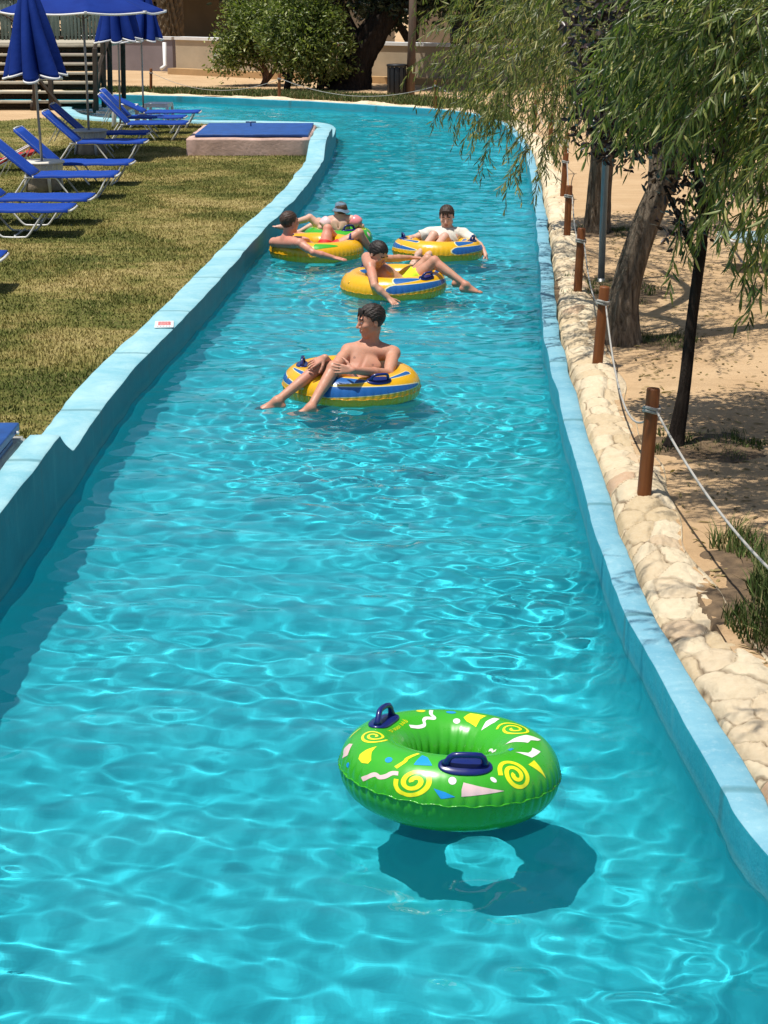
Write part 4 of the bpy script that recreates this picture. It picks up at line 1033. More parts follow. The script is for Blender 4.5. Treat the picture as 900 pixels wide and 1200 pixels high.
M_BUSHL = leafmat('bush_leaf', [(0, (.06, .08, .02)), (.4, (.13, .17, .04)), (.75, (.23, .27, .07)), (1, (.42, .42, .16))], .4, .35)
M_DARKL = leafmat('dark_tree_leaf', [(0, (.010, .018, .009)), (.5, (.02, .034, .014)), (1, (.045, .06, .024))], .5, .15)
M_DRYL = leafmat('dry_yellow_leaf', [(0, (.10, .07, .03)), (.5, (.22, .16, .06)), (1, (.34, .26, .11))], .6, .3)
def barkm(name, a, b, sc=1.0):
    t = NT(name); v = t.coords((9 * sc, 9 * sc, 1.6 * sc)); n = t.noise(v, 1.6, 8, .7, .8)
    c = t.ramp(n, [(.3, a), (.5, tuple((x + y) / 2 for x, y in zip(a, b))), (.68, b)])
    t.bsdf(c, .95, spec=.1, normal=t.bump(n, 1.0, .09)); return t.m
M_BARK = barkm('furrowed_bark', (.035, .024, .016), (.33, .26, .19), 1.5); M_BARKD = barkm('dark_bark', (.012, .009, .008), (.05, .038, .03)); M_BARKR = barkm('reddish_bark', (.13, .06, .04), (.32, .19, .13))

def leaf_mesh(name, B, D, Nn, L, Wd, curve, mat, parent, seed=0):
    """B base points, D directions, Nn face normals: a folded, curved, pointed blade each (numpy, one mesh)"""
    g = np.random.default_rng(seed); n = len(B)
    D = D / np.linalg.norm(D, axis=1, keepdims=True)
    S = np.cross(D, Nn); S /= np.maximum(np.linalg.norm(S, axis=1, keepdims=True), 1e-6); N2 = np.cross(S, D)
    L = L[:, None]; Wd = Wd[:, None]; cv = curve[:, None]
    def p(f, side, h=0.0): return B + D * L * f + N2 * (-cv * L * f * f) + S * Wd * side + N2 * h * Wd
    V = np.stack([B, p(.28, -.5, .14), p(.28, .5, .14), p(.30, 0, -.1), p(.66, -.42, .12), p(.66, .42, .12), p(.68, 0, -.08), p(1, 0)], 1).reshape(-1, 3)
    b = np.arange(n) * 8
    tri = [(0, 3, 1), (0, 2, 3), (1, 3, 6), (1, 6, 4), (3, 2, 5), (3, 5, 6), (4, 6, 7), (6, 5, 7)]
    F_ = np.concatenate([np.stack([b + i, b + j, b + k], 1) for i, j, k in tri])
    o = mesh_np(name, V, F_, mat, parent, smooth=False)
    cc = np.repeat(g.random(n), 8); ca = o.data.color_attributes.new('tint', 'FLOAT_COLOR', 'POINT')
    ca.data.foreach_set('color', np.stack([cc, cc, cc, np.ones_like(cc)], 1).astype(np.float32).ravel()); return o

def sprays(starts, dirs, g, Ls=(.5, .9), leafL=(.09, .15), leafW=.013, gap=.024, droop=1.0, sub=2):
    """hanging twigs with alternating narrow leaves -> leaf arrays + twig polylines"""
    B, D, Nn, LL, tw = [], [], [], [], []
    for s0, d0 in zip(starts, dirs):
        todo = [(np.array(s0, float), np.array(d0, float), g.uniform(*Ls), 0)]
        while todo:
            p, d, L, lev = todo.pop(); d /= np.linalg.norm(d) + 1e-9; st = gap; n = int(L / st); pl = [p.copy()]; sway = g.normal(0, .12, 3)
            for i in range(n):
                f = i / max(n, 1); d = d + np.array([0, 0, -1.0]) * droop * (.045 + .07 * f) + sway * .05; d /= np.linalg.norm(d)
                p = p + d * st; pl.append(p.copy())
                if lev < sub and i > 2 and g.random() < .10 * (1 if lev == 0 else .4):
                    sd = np.cross(d, g.normal(0, 1, 3)); sd /= np.linalg.norm(sd); todo.append((p.copy(), d * .8 + sd * .8, L * (1 - f) * g.uniform(.5, .9), lev + 1))
                if f > .06:
                    sd = np.cross(d, np.array([0, 0, 1.0]) + g.normal(0, .6, 3)); sd /= np.linalg.norm(sd) + 1e-9
                    if i % 2: sd = -sd
                    ld = d * .75 + sd * g.uniform(.25, .75) + np.array([0, 0, -.55]) + g.normal(0, .14, 3)
                    B.append(p.copy()); D.append(ld); Nn.append(np.cross(ld, sd) + g.normal(0, .35, 3)); LL.append(g.uniform(*leafL) * (1 - .35 * f))
            tw.append(pl)
    B, D, Nn, LL = map(np.array, (B, D, Nn, LL))
    return B, D, Nn, LL, tw
def twig_mesh(tw, mat, parent, r=.0028, name='twigs'):
    V, F_ = [], []; b = 0
    for pl in tw:
        pl = pl[::3] + ([pl[-1]] if (len(pl) - 1) % 3 else []); n = len(pl)
        if n < 2: continue
        for i, p in enumerate(pl):
            q = r * (1.3 - i / n)
            for k in range(3): a = 2.094 * k; V.append((p[0] + q * math.cos(a), p[1] + q * math.sin(a), p[2]))
        for i in range(n - 1):
            for k in range(3): F_.append((b + i * 3 + k, b + i * 3 + (k + 1) % 3, b + (i + 1) * 3 + (k + 1) % 3, b + (i + 1) * 3 + k))
        b += n * 3
    return mesh_np(name, np.array(V), F_, mat, parent, smooth=True)

def trunk(parent, paths, mat, n=36, rough=.12, name='trunk', seed=0):
    """paths: list of ([pts],[radii]); rough trunk with furrows"""
    bm = bmesh.new()
    for pts, rad in paths:
        P = smooth_line(pts, 10); m = len(P); rr = np.interp(np.linspace(0, 1, m), np.linspace(0, 1, len(rad)), rad); rings = []
        up = Vector((0, 1, 0))
        for i in range(m):
            d = (P[min(i + 1, m - 1)] - P[max(i - 1, 0)]).normalized(); s = d.cross(up).normalized(); u = s.cross(d).normalized(); row = []
            for k in range(n):
                a = 2 * math.pi * k / n; q = P[i] + (s * math.cos(a) + u * math.sin(a)) * rr[i]
                h = mnoise.fractal(Vector((math.cos(a) * 2.2, math.sin(a) * 2.2, P[i].z * .9 + seed)), .8, 2.2, 4) * rough + abs(math.sin(a * 6 + P[i].z * 1.5 + seed + 1.2 * math.sin(P[i].z * 3))) * rough * .8
                row.append(bm.verts.new(P[i] + (q - P[i]) * (1 + h)))
            rings.append(row)
        for A, B_ in zip(rings[:-1], rings[1:]):
            for k in range(n): bm.faces.new((A[k], A[(k + 1) % n], B_[(k + 1) % n], B_[k]))
        bm.faces.new(rings[-1])
    return obj(name, bm, mat, parent)

def blob_pts(g, blobs, n):
    w_ = np.array([b[3] * b[4] * b[5] for b in blobs]); w_ = w_ / w_.sum(); k = g.choice(len(blobs), n, p=w_); u = g.normal(0, 1, (n, 3)); u /= np.linalg.norm(u, axis=1, keepdims=True)
    r_ = g.random(n) ** .45; b = np.array([q[:6] for q in blobs])[k]; return b[:, :3] + u * r_[:, None] * b[:, 3:6], u
def local_(A, t): return A - np.array(t.location)
# ---- the leaning tree with hanging leaves
def willow(t, blobs, n, org, seed, mat, Ls, leafL, leafW, gap, keep=None, droop=1.0, out=.8):
    g = np.random.default_rng(seed); P, u = blob_pts(g, blobs, n)
    if keep is not None: m = keep(P); P, u = P[m], u[m]
    d = (P - np.array(org)); d[:, 2] *= .4; d /= np.linalg.norm(d, axis=1, keepdims=True) + 1e-6; d = d * out + u * .45 + g.normal(0, .3, P.shape); d[:, 2] += .12
    B, D, Nn, LL, tw = sprays(P, d, g, Ls, leafL, leafW, gap, droop)
    m = B[:, 2] > .75; B, D, Nn, LL = B[m], D[m], Nn[m], LL[m]
    B = local_(B, t); k = len(B); tw = [[p - np.array(t.location) for p in pl] for pl in tw]
    leaf_mesh('leaves', B, D, Nn, LL, leafW * (.8 + .5 * g.random(k)), g.uniform(.05, .32, k), mat, t, seed); twig_mesh(tw, M_BARK, t, .003)
    return k
tA = thing('willow_tree', 'thick furrowed trunk leaning right under narrow hanging leaves at the river edge', 'tree', (2.12, 14.8, .17))
trunk(tA, [([(0, 0, -.1), (-.02, .03, .35), (.10, .12, .85), (.30, .25, 1.35), (.62, .4, 2.0), (.9, .5, 2.7)], [.18, .12, .11, .105, .10, .09]),
           ([(.30, .25, 1.3), (.25, .6, 2.0), (-.2, 1.0, 2.7), (-.9, 1.5, 3.2), (-1.4, 2.2, 3.4)], [.11, .09, .07, .05, .03]),
           ([(.7, .42, 2.2), (.4, .2, 2.8), (-.2, -.2, 3.3), (-.7, -.5, 3.5)], [.09, .07, .05, .03]),
           ([(.9, .5, 2.7), (1.5, .9, 3.4), (2.2, 1.6, 3.9)], [.11, .07, .04]),
           ([(-.2, 1.0, 2.7), (.3, 2.2, 3.1), (.2, 3.6, 3.2)], [.06, .05, .03])], M_BARK)
blA = [(1.9, 15.2, 3.05, .8, .9, .5), (3.0, 15.0, 2.9, .9, 1.0, .5), (1.55, 17.2, 2.55, .75, 1.5, .75), (2.1, 15.9, 2.9, .9, 1.3, .75), (1.35, 19.0, 2.7, .8, 1.5, .8), (2.6, 17.5, 2.9, 1.0, 2.0, .8), (3.3, 16.0, 2.6, .9, 1.4, .75), (1.9, 14.6, 2.9, .7, .9, .6), (4.3, 17.5, 2.6, 1.1, 1.8, .8), (2.6, 20.0, 2.9, 1.2, 1.6, .9), (1.6, 16.0, 2.2, .45, .9, .5)]
print('leaves A', willow(tA, blA, 900, (3.0, 16.0, 2.6), 31, M_WILLOW2, (.45, .95), (.085, .14), .012, .03))
# ---- nearer tree whose branches come in from the right
tC = thing('willow_tree', 'nearest hanging branches of long narrow leaves entering from the right edge', 'tree', (4.4, 9.0, .17))
trunk(tC, [([(0, 0, -.1), (-.05, .05, .8), (-.25, .1, 1.7), (-.5, .2, 2.6)], [.24, .17, .14, .11]), ([(-.25, .1, 1.7), (-.9, .5, 2.6), (-1.6, .9, 3.3), (-2.4, 1.2, 3.5)], [.09, .07, .05, .03]),
           ([(-.5, .2, 2.6), (-1.2, -.3, 3.5), (-2.2, -.8, 3.9), (-3.2, -1.2, 4.0)], [.1, .06, .045, .02]), ([(-.5, .2, 2.6), (-.6, 1.0, 3.3), (-1.0, 2.0, 3.6)], [.09, .07, .04])], M_BARK, seed=4)
blC = [(2.15, 9.9, 2.85, .55, .7, .4), (1.85, 10.2, 3.0, .45, .7, .35), (2.6, 9.5, 2.35, .45, .6, .5), (2.35, 10.8, 2.8, .7, .7, .45), (3.0, 10.4, 2.7, .7, .8, .6), (2.7, 11.8, 2.75, .7, .7, .5)]
print('leaves C', willow(tC, blC, 420, (4.0, 10.0, 2.6), 33, M_WILLOW, (.4, .85), (.10, .165), .0135, .026))
g = np.random.default_rng(77)                       # long single hanging branches at the right edge
st_ = [(2.18, 10.0, 2.45), (2.22, 10.1, 2.25), (2.32, 10.0, 2.1), (2.38, 9.8, 2.3), (2.05, 10.4, 2.3), (2.28, 10.3, 2.0), (2.45, 10.2, 1.9), (1.95, 10.7, 2.1)]
B, D, Nn, LL, tw = sprays(st_, [(-.3, 0, -.2), (-.15, 0, -.5), (-.1, .1, -.6), (-.2, 0, -.6), (-.2, 0, -.3), (-.1, 0, -.8), (0, 0, -.8), (-.2, 0, -.4)], g, (.65, .9), (.12, .17), .015, .024)
o_ = np.array(tC.location); leaf_mesh('leaves', B - o_, D, Nn, LL, .015 * np.ones(len(B)), g.uniform(.05, .3, len(B)), M_WILLOW, tC, 5); twig_mesh([[p - o_ for p in pl] for pl in tw], M_BARK, tC)
blC2 = [(.95, 7.6, 3.75, .45, .55, .2), (1.25, 6.6, 3.8, .4, .5, .2), (.55, 8.2, 3.8, .4, .6, .2), (1.9, 8.2, 3.8, .4, .5, .25), (1.4, 9.2, 3.8, .4, .4, .2)]
print('leaves C2', willow(tC, blC2, 34, (4.0, 9.0, 2.6), 35, M_WILLOW, (.3, .6), (.10, .15), .0135, .03, droop=.25))
# ---- slim dark plum tree
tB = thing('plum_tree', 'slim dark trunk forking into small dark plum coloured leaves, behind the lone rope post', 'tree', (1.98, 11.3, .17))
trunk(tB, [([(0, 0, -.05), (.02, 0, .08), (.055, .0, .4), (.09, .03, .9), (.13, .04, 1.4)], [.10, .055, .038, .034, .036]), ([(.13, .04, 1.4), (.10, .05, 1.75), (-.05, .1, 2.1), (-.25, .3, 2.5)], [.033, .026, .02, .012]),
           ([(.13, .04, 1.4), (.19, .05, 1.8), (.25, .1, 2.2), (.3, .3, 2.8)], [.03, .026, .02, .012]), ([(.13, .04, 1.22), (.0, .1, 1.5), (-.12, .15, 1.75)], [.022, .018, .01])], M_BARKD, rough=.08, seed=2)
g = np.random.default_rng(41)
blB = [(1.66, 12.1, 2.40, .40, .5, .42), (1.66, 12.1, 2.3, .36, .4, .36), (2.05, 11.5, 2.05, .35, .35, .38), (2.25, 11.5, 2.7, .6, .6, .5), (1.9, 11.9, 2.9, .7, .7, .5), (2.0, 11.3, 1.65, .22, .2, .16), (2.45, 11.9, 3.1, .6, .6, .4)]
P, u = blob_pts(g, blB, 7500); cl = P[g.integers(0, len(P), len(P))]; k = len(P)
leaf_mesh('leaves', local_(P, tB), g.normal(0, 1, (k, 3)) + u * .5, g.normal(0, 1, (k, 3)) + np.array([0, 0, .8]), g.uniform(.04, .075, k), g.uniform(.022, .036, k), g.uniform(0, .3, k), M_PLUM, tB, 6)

def leafy(t, blobs, n, mat, L, Wr, seed, clump=.16, per=26, upb=.5):
    """leaves gathered in small clumps through the volume, denser near its surface"""
    g = np.random.default_rng(seed); nc = max(1, n // per); C_, u = blob_pts(g, blobs, nc)
    C_ = C_ + u * np.array([.0]); P = np.repeat(C_, per, 0) + g.normal(0, clump, (nc * per, 3)); k = len(P); uu = np.repeat(u, per, 0)
    LL = g.uniform(L * .65, L * 1.3, k)
    leaf_mesh('leaves', local_(P, t), uu * .8 + g.normal(0, .7, (k, 3)) + np.array([0, 0, .15]), g.normal(0, .7, (k, 3)) + uu * .5 + np.array([0, 0, upb]), LL, LL * Wr, g.uniform(0, .3, k), mat, t, seed); return k
# ---- far bushes and trees
t = thing('bush', 'loose light green bush with a reddish stem, left of the big round bush', 'bush', (-4.15, 54.6, .17))
trunk(t, [([(.4, 0, 0), (.5, 0, .4), (.2, 0, .9), (-.1, 0, 1.4)], [.10, .08, .06, .04]), ([(.35, .1, 0), (.75, .1, .5), (.9, 0, 1.2)], [.08, .06, .04]), ([(.45, 0, .1), (.3, .1, .5), (-.4, .1, .7)], [.05, .04, .03])], M_BARKR, n=14)
leafy(t, [(-4.2, 54.6, 1.7, .85, .8, .8), (-4.7, 54.5, 1.25, .6, .6, .55), (-3.6, 54.6, 2.1, .8, .8, .8), (-3.7, 54.6, 1.2, .6, .6, .4), (-4.95, 54.4, .85, .35, .4, .3), (-4.4, 54.6, 2.4, .5, .5, .35)], 9000, M_BUSHL, .12, .42, 51, .15, 22)
t = thing('bush', 'big round green bush behind the far bank rope post', 'bush', (-2.0, 52.2, .17))
trunk(t, [([(-.9, 0, 0), (-.8, 0, .4), (-.6, 0, 1.0)], [.10, .09, .05]), ([(.1, 0, 0), (.2, 0, .6), (.4, 0, 1.5)], [.12, .09, .05]), ([(-.75, 0, .2), (-1.1, 0, .7), (-1.2, 0, 1.3)], [.05, .04, .03])], M_BARKD, n=12)
leafy(t, [(-2.35, 52.2, 1.65, 1.25, 1.2, 1.2), (-1.7, 52.3, 1.2, .9, 1.0, .85), (-2.4, 52.1, 2.9, .8, .8, .85), (-3.0, 52.0, 1.8, .8, .8, .8), (-1.9, 52.2, 2.2, .8, .9, .9)], 15000, M_BUSHL, .125, .40, 52, .12, 24)
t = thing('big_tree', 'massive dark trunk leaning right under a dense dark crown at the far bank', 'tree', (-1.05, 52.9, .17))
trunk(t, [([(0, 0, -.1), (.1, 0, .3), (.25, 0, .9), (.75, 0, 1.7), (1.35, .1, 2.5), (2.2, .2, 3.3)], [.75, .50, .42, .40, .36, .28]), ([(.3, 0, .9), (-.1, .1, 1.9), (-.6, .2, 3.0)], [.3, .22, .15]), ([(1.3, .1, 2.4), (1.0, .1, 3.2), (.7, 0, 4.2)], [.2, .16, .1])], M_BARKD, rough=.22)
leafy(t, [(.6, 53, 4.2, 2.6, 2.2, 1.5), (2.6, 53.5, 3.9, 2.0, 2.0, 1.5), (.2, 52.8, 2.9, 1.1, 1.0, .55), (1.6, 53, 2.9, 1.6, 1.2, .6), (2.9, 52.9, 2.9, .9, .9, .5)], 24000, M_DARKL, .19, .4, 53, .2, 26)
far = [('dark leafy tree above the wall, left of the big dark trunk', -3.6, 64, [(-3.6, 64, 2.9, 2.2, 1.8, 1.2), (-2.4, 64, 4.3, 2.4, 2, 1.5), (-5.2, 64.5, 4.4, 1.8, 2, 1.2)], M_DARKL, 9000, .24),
       ('dark tree behind the wall with dry yellowing leaves', 1.1, 66, [(.2, 66, 2.6, 1.3, 1.2, .9), (1.5, 66, 3.6, 2, 1.5, 1.2), (-1.6, 66, 2.6, .8, .8, .8)], M_DARKL, 7000, .22),
       ('small straw coloured shrub against the building beside the barrel', 3.4, 57.5, [(3.4, 57.5, 2.1, .9, .7, .8), (2.9, 57.5, 2.8, .6, .6, .5)], M_DRYL, 2600, .16),
       ('dark tree between the barrel and the hanging leaves', 4.7, 56.5, [(4.6, 56.5, 3.0, 1.3, 1.2, 1.1), (5.8, 56.5, 2.2, 1.3, 1.2, 1.3), (5.2, 56, 4.2, 1.8, 1.4, 1)], M_DARKL, 8000, .2),
       ('dark tree behind the slatted railing of the footbridge', -13, 56, [(-12.5, 56, 2.4, 1.8, 1.5, 1.3), (-10.3, 56.5, 2.6, 1.3, 1.2, 1.0), (-14.5, 56, 3.2, 2, 1.5, 1.5)], M_DARKL, 9000, .2),
       ('tree with dull green crown beyond the bend, behind the hanging leaves', 5.6, 42, [(5.6, 42, 2.6, 1.4, 1.3, 1.2), (4.6, 41.5, 2.3, .9, .9, .8), (6.8, 42, 3.2, 1.5, 1.4, 1.2)], M_BUSHL, 9000, .17),
       ('tree with broad dark crown on the sand at the right, middle distance', 7.2, 33, [(7.2, 33, 3.6, 2.2, 2.2, 1.4), (5.6, 33, 3.0, 1.3, 1.4, .9), (9, 33, 3.6, 2, 2, 1.3)], M_DARKL, 12000, .15),
       ('tree with dull green crown right behind the leaning trunk', 6.4, 25.5, [(6.4, 25.5, 3.5, 1.8, 1.7, 1.1), (5.2, 25.6, 3.0, 1.0, 1.1, .7)], M_BUSHL, 8000, .13)]
for lab, x, y, bl, mt, n_, L_ in far:
    t = thing('tree', lab, 'tree', (x, y, .17)); q = bl[0]
    trunk(t, [([(0, 0, -.1), (.05, 0, .6), (q[0] - x, q[1] - y, q[2] - .5)], [.22, .16, .1]), ([(.05, 0, .8), (bl[1][0] - x, bl[1][1] - y, bl[1][2] - .3)], [.1, .05])], M_BARK if mt is M_BUSHL else M_BARKD, n=16)
    leafy(t, bl, n_, mt, L_, .42, int(abs(x) * 7 + y), .17, 24)
t = thing('tree', 'stout grey brown trunk on the sand behind the third and fourth rope posts', 'tree', (2.72, 21.8, .17))
trunk(t, [([(0, 0, -.1), (0, 0, .4), (.03, 0, 1.1), (.05, 0, 2.2)], [.17, .14, .135, .11]), ([(.05, 0, 2.0), (.6, .3, 3.0)], [.09, .05]), ([(.05, 0, 2.0), (-.3, .3, 2.9)], [.08, .04])], M_BARK)
leafy(t, [(2.8, 22, 3.3, 1.2, 1.2, .8), (2.1, 22.2, 2.8, .6, .7, .5)], 5000, M_DARKL, .11, .4, 60, .13, 22)

# ---- tufts of grass and tree pits on the outer bank
M_SOIL = simple('dark_soil', (.13, .085, .045), .95, 0, .5, 11, bump=1.0)
t = NT('green_tuft'); at_ = t.n('ShaderNodeAttribute', attribute_name='tint')
t.bsdf(t.ramp(at_.outputs['Fac'], [(0, (.03, .055, .012)), (.5, (.07, .11, .022)), (.8, (.14, .16, .05)), (1, (.32, .25, .12))]), .7, spec=.2); M_TUFT = t.m
def pit(nm, cx, cy, rx, ry, n, h, seed, lab, rot=0.0, dens_soil=True):
    g = np.random.default_rng(seed)
    if dens_soil:
        V = []; N = 56
        for i in range(N):
            for j in range(N):
                u_, v_ = (i / (N - 1) * 2 - 1), (j / (N - 1) * 2 - 1); rr_ = math.hypot(u_, v_); xx_, yy_ = rx * 1.25 * u_, ry * 1.25 * v_
                wx, wy = cx + xx_ * math.cos(rot) - yy_ * math.sin(rot), cy + xx_ * math.sin(rot) + yy_ * math.cos(rot)
                V.append((wx, wy, .172 + .028 * (1 - (rr_ * 1.25) ** 2) * .8 + .020 * mnoise.fractal(Vector((wx * 3.2, wy * 3.2, seed)), .8, 2.2, 5) - (.06 if rr_ > .98 else 0)))
        o = mesh_np('soil_patch', V, [(i * N + j, (i + 1) * N + j, (i + 1) * N + j + 1, i * N + j + 1) for i in range(N - 1) for j in range(N - 1)], M_SOIL, smooth=True); tag(o, kind='structure')
        for k in range(0):
            a = 2 * math.pi * k / N; f = .86 + .16 * math.sin(3 * a + seed) + .10 * math.sin(7 * a + 2 * seed) + .06 * math.sin(13 * a) + .07 * mnoise.noise(Vector((k * .9, seed, 0))); u_, v_ = rx * f * math.cos(a), ry * f * math.sin(a)
            V.append((cx + u_ * math.cos(rot) - v_ * math.sin(rot), cy + u_ * math.sin(rot) + v_ * math.cos(rot), .176))
    a = g.random(n) * 6.283; r_ = g.random(n) ** .5 * 1.05; cl = np.round(a * 2.2) / 2.2; r_ = r_ * (.8 + .3 * np.sin(cl * 9)); u_, v_ = rx * r_ * np.cos(a), ry * r_ * np.sin(a)
    x, y = cx + u_ * math.cos(rot) - v_ * math.sin(rot), cy + u_ * math.sin(rot) + v_ * math.cos(rot)
    blades('ground_grass', x, y, np.full(n, .172), h * g.uniform(.4, 1.3, n), .006 + .005 * g.random(n), M_TUFT, .6, seed, label=lab, cat='grass')
pit('a', 2.3, 8.3, .56, 1.1, 6500, .11, 3, 'green grass tufts and weeds on dark soil beside the stone kerb at the right edge', -.05)
pit('b', 2.22, 11.35, .42, .40, 900, .05, 5, 'thin grass in the dark soil at the foot of the slim plum tree')
pit('c', 2.4, 14.9, .42, .36, 900, .06, 7, 'dark grass at the foot of the thick leaning trunk')
pit('d', 2.35, 17.6, .5, .9, 1200, .06, 9, 'dark grass strip around the blue grey pole')
pit('e', 2.85, 21.9, .45, .45, 700, .05, 11, 'dark grass at the foot of the stout grey brown trunk')
# grass strips on the far bank
g = np.random.default_rng(63); n = 26000
def far_y(x): return np.interp(x, [-14, -7.3, -5, -3.5, -1.6, .1, 1.2, 2.15, 2.62], [53.9, 50.8, 49.9, 48.9, 47.6, 46.1, 45.1, 43.2, 40.3])
x = g.uniform(-9.5, 3.0, n); y = far_y(x) + g.random(n) ** 1.0 * np.interp(x, [-9, -6, 0, 3], [1.5, 2.0, 3.0, 4.0])
blades('bank_grass', x, y, np.full(n, .172), g.uniform(.05, .16, n), g.uniform(.015, .03, n), M_TUFT, .5, 64, label='strip of rough green grass between the far stone kerb and the sand path', cat='grass')
# dead leaves on the right bank
g = np.random.default_rng(90); n = 2200; y = g.uniform(6.5, 24, n); x = np.interp(y, [5, 9, 13, 20, 24], [1.75, 1.75, 2.0, 2.7, 3.0]) + g.random(n) ** 1.6 * 3
B = np.stack([x, y, np.full(n, .178)], 1); D = g.normal(0, 1, (n, 3)); D[:, 2] *= .1
o = leaf_mesh('leaf_litter', B, D, np.tile([0, 0, 1.0], (n, 1)) + g.normal(0, .2, (n, 3)), g.uniform(.04, .10, n), g.uniform(.008, .02, n), g.uniform(0, .4, n), M_DRYL, None, 9)
tag(o, 'dry fallen leaves scattered on the sandy ground of the right bank', 'leaves', kind='stuff')
# ---------------------------------------------------------------- people: one continuous skin each, grown from a distance field
def on(px, py, y):
    """the point at world depth y that the photograph shows at this place"""
    u = (px - 450) / FOC; v = (600 - py) / FOC
    dy = math.cos(PITCH) + v * math.sin(PITCH); dz = -math.sin(PITCH) + v * math.cos(PITCH); t = y / dy
    return np.array([u * t, y, HC + dz * t])
def nz(v): v = np.asarray(v, float); return v / (np.linalg.norm(v) + 1e-12)
class Field:
    def __init__(s, lo, hi, h):
        s.h = h; s.lo = np.array(lo, float); s.n = np.ceil((np.array(hi) - s.lo) / h).astype(int) + 1; s.d = np.full(s.n, .5, np.float32)
        s.ax = [s.lo[i] + h * np.arange(s.n[i]) for i in range(3)]
    def win(s, lo, hi):
        a = np.maximum(((np.array(lo) - s.lo) / s.h).astype(int) - 1, 0); b = np.minimum(((np.array(hi) - s.lo) / s.h).astype(int) + 2, s.n)
        if np.any(b <= a): return None, None
        sl = tuple(slice(a[i], b[i]) for i in range(3)); X = np.meshgrid(*[s.ax[i][sl[i]].astype(np.float32) for i in range(3)], indexing='ij', sparse=True); return sl, X
    def put(s, sl, e, k, op):
        d = s.d[sl]
        if op == 'add':
            h_ = np.clip(.5 + .5 * (d - e) / k, 0, 1); s.d[sl] = d * (1 - h_) + e * h_ - k * h_ * (1 - h_)
        else:
            h_ = np.clip(.5 - .5 * (d + e) / k, 0, 1); s.d[sl] = d * (1 - h_) - e * h_ + k * h_ * (1 - h_)
    def cone(s, a, b, ra, rb=None, k=.02, op='add', cut=None):
        a, b = np.array(a, float), np.array(b, float); rb = ra if rb is None else rb; m = max(ra, rb) + k + .03
        sl, X = s.win(np.minimum(a, b) - m, np.maximum(a, b) + m)
        if sl is None: return
        ba = b - a; l2 = float(ba @ ba) + 1e-12; P = [X[i] - a[i] for i in range(3)]
        t = np.clip((P[0] * ba[0] + P[1] * ba[1] + P[2] * ba[2]) / l2, 0, 1)
        e = np.sqrt((P[0] - ba[0] * t) ** 2 + (P[1] - ba[1] * t) ** 2 + (P[2] - ba[2] * t) ** 2) - (ra + (rb - ra) * t)
        if cut is not None:
            c, n_ = cut; n_ = nz(n_); e = np.maximum(e, (X[0] - c[0]) * n_[0] + (X[1] - c[1]) * n_[1] + (X[2] - c[2]) * n_[2])
        s.put(sl, e, k, op)
    def ell(s, c, r, M=None, k=.02, op='add', cut=None):
        c = np.array(c, float); M = np.eye(3) if M is None else np.asarray(M, float); m = max(r) + k + .03
        sl, X = s.win(c - m, c + m)
        if sl is None: return
        P = [X[i] - c[i] for i in range(3)]; Q = [P[0] * M[0, j] + P[1] * M[1, j] + P[2] * M[2, j] for j in range(3)]
        k0 = np.sqrt(sum((Q[j] / r[j]) ** 2 for j in range(3))); k1 = np.sqrt(sum((Q[j] / r[j] ** 2) ** 2 for j in range(3))) + 1e-6
        e = k0 * (k0 - 1) / k1
        if cut is not None:
            c2, n_ = cut; n_ = nz(n_); e = np.maximum(e, (X[0] - c2[0]) * n_[0] + (X[1] - c2[1]) * n_[1] + (X[2] - c2[2]) * n_[2])
        s.put(sl, e, k, op)
    def mesh(s, relax=2):
        """surface nets"""
        d = s.d; neg = d < 0; nx, ny, nz_ = d.shape
        c = [(i, j, k) for i in (0, 1) for j in (0, 1) for k in (0, 1)]
        def corner(A, i, j, k): return A[i:nx - 1 + i, j:ny - 1 + j, k:nz_ - 1 + k]
        cnt = sum(corner(neg, *q).astype(np.int8) for q in c); act = (cnt > 0) & (cnt < 8); I = np.argwhere(act)
        acc = np.zeros((len(I), 3)); num = np.zeros(len(I)); base = I
        vals = {q: d[base[:, 0] + q[0], base[:, 1] + q[1], base[:, 2] + q[2]] for q in c}
        for q in c:
            for ax in range(3):
                if q[ax] == 0:
                    q2 = list(q); q2[ax] = 1; q2 = tuple(q2); a, b = vals[q], vals[q2]; m = (a < 0) != (b < 0); t = np.where(m, a / np.where(m, a - b, 1), 0)
                    p = np.array(q, float)[None, :] + np.eye(3)[ax][None, :] * t[:, None]; acc += p * m[:, None]; num += m
        V = s.lo + (I + acc / num[:, None]) * s.h
        idx = np.full(act.shape, -1, np.int64); idx[act] = np.arange(len(I)); Fs = []
        for ax in range(3):
            o = [(1, 2), (2, 0), (0, 1)][ax]; sl0 = [slice(None)] * 3; sl1 = [slice(None)] * 3; sl0[ax] = slice(0, -1); sl1[ax] = slice(1, None)
            a, b = neg[tuple(sl0)], neg[tuple(sl1)]; E = np.argwhere(a != b); m = (E[:, o[0]] > 0) & (E[:, o[1]] > 0) & (E[:, o[0]] < act.shape[o[0]]) & (E[:, o[1]] < act.shape[o[1]]); E = E[m]
            def g_(u, v):
                Q = E.copy(); Q[:, o[0]] -= u; Q[:, o[1]] -= v; return idx[Q[:, 0], Q[:, 1], Q[:, 2]]
            q = np.stack([g_(0, 0), g_(1, 0), g_(1, 1), g_(0, 1)], 1); fl_ = a[tuple(E.T)]; q = np.where(fl_[:, None], q, q[:, ::-1]); q = q[(q >= 0).all(1)]; Fs.append(q)
        Fq = np.concatenate(Fs)[:, ::-1] if False else np.concatenate(Fs)
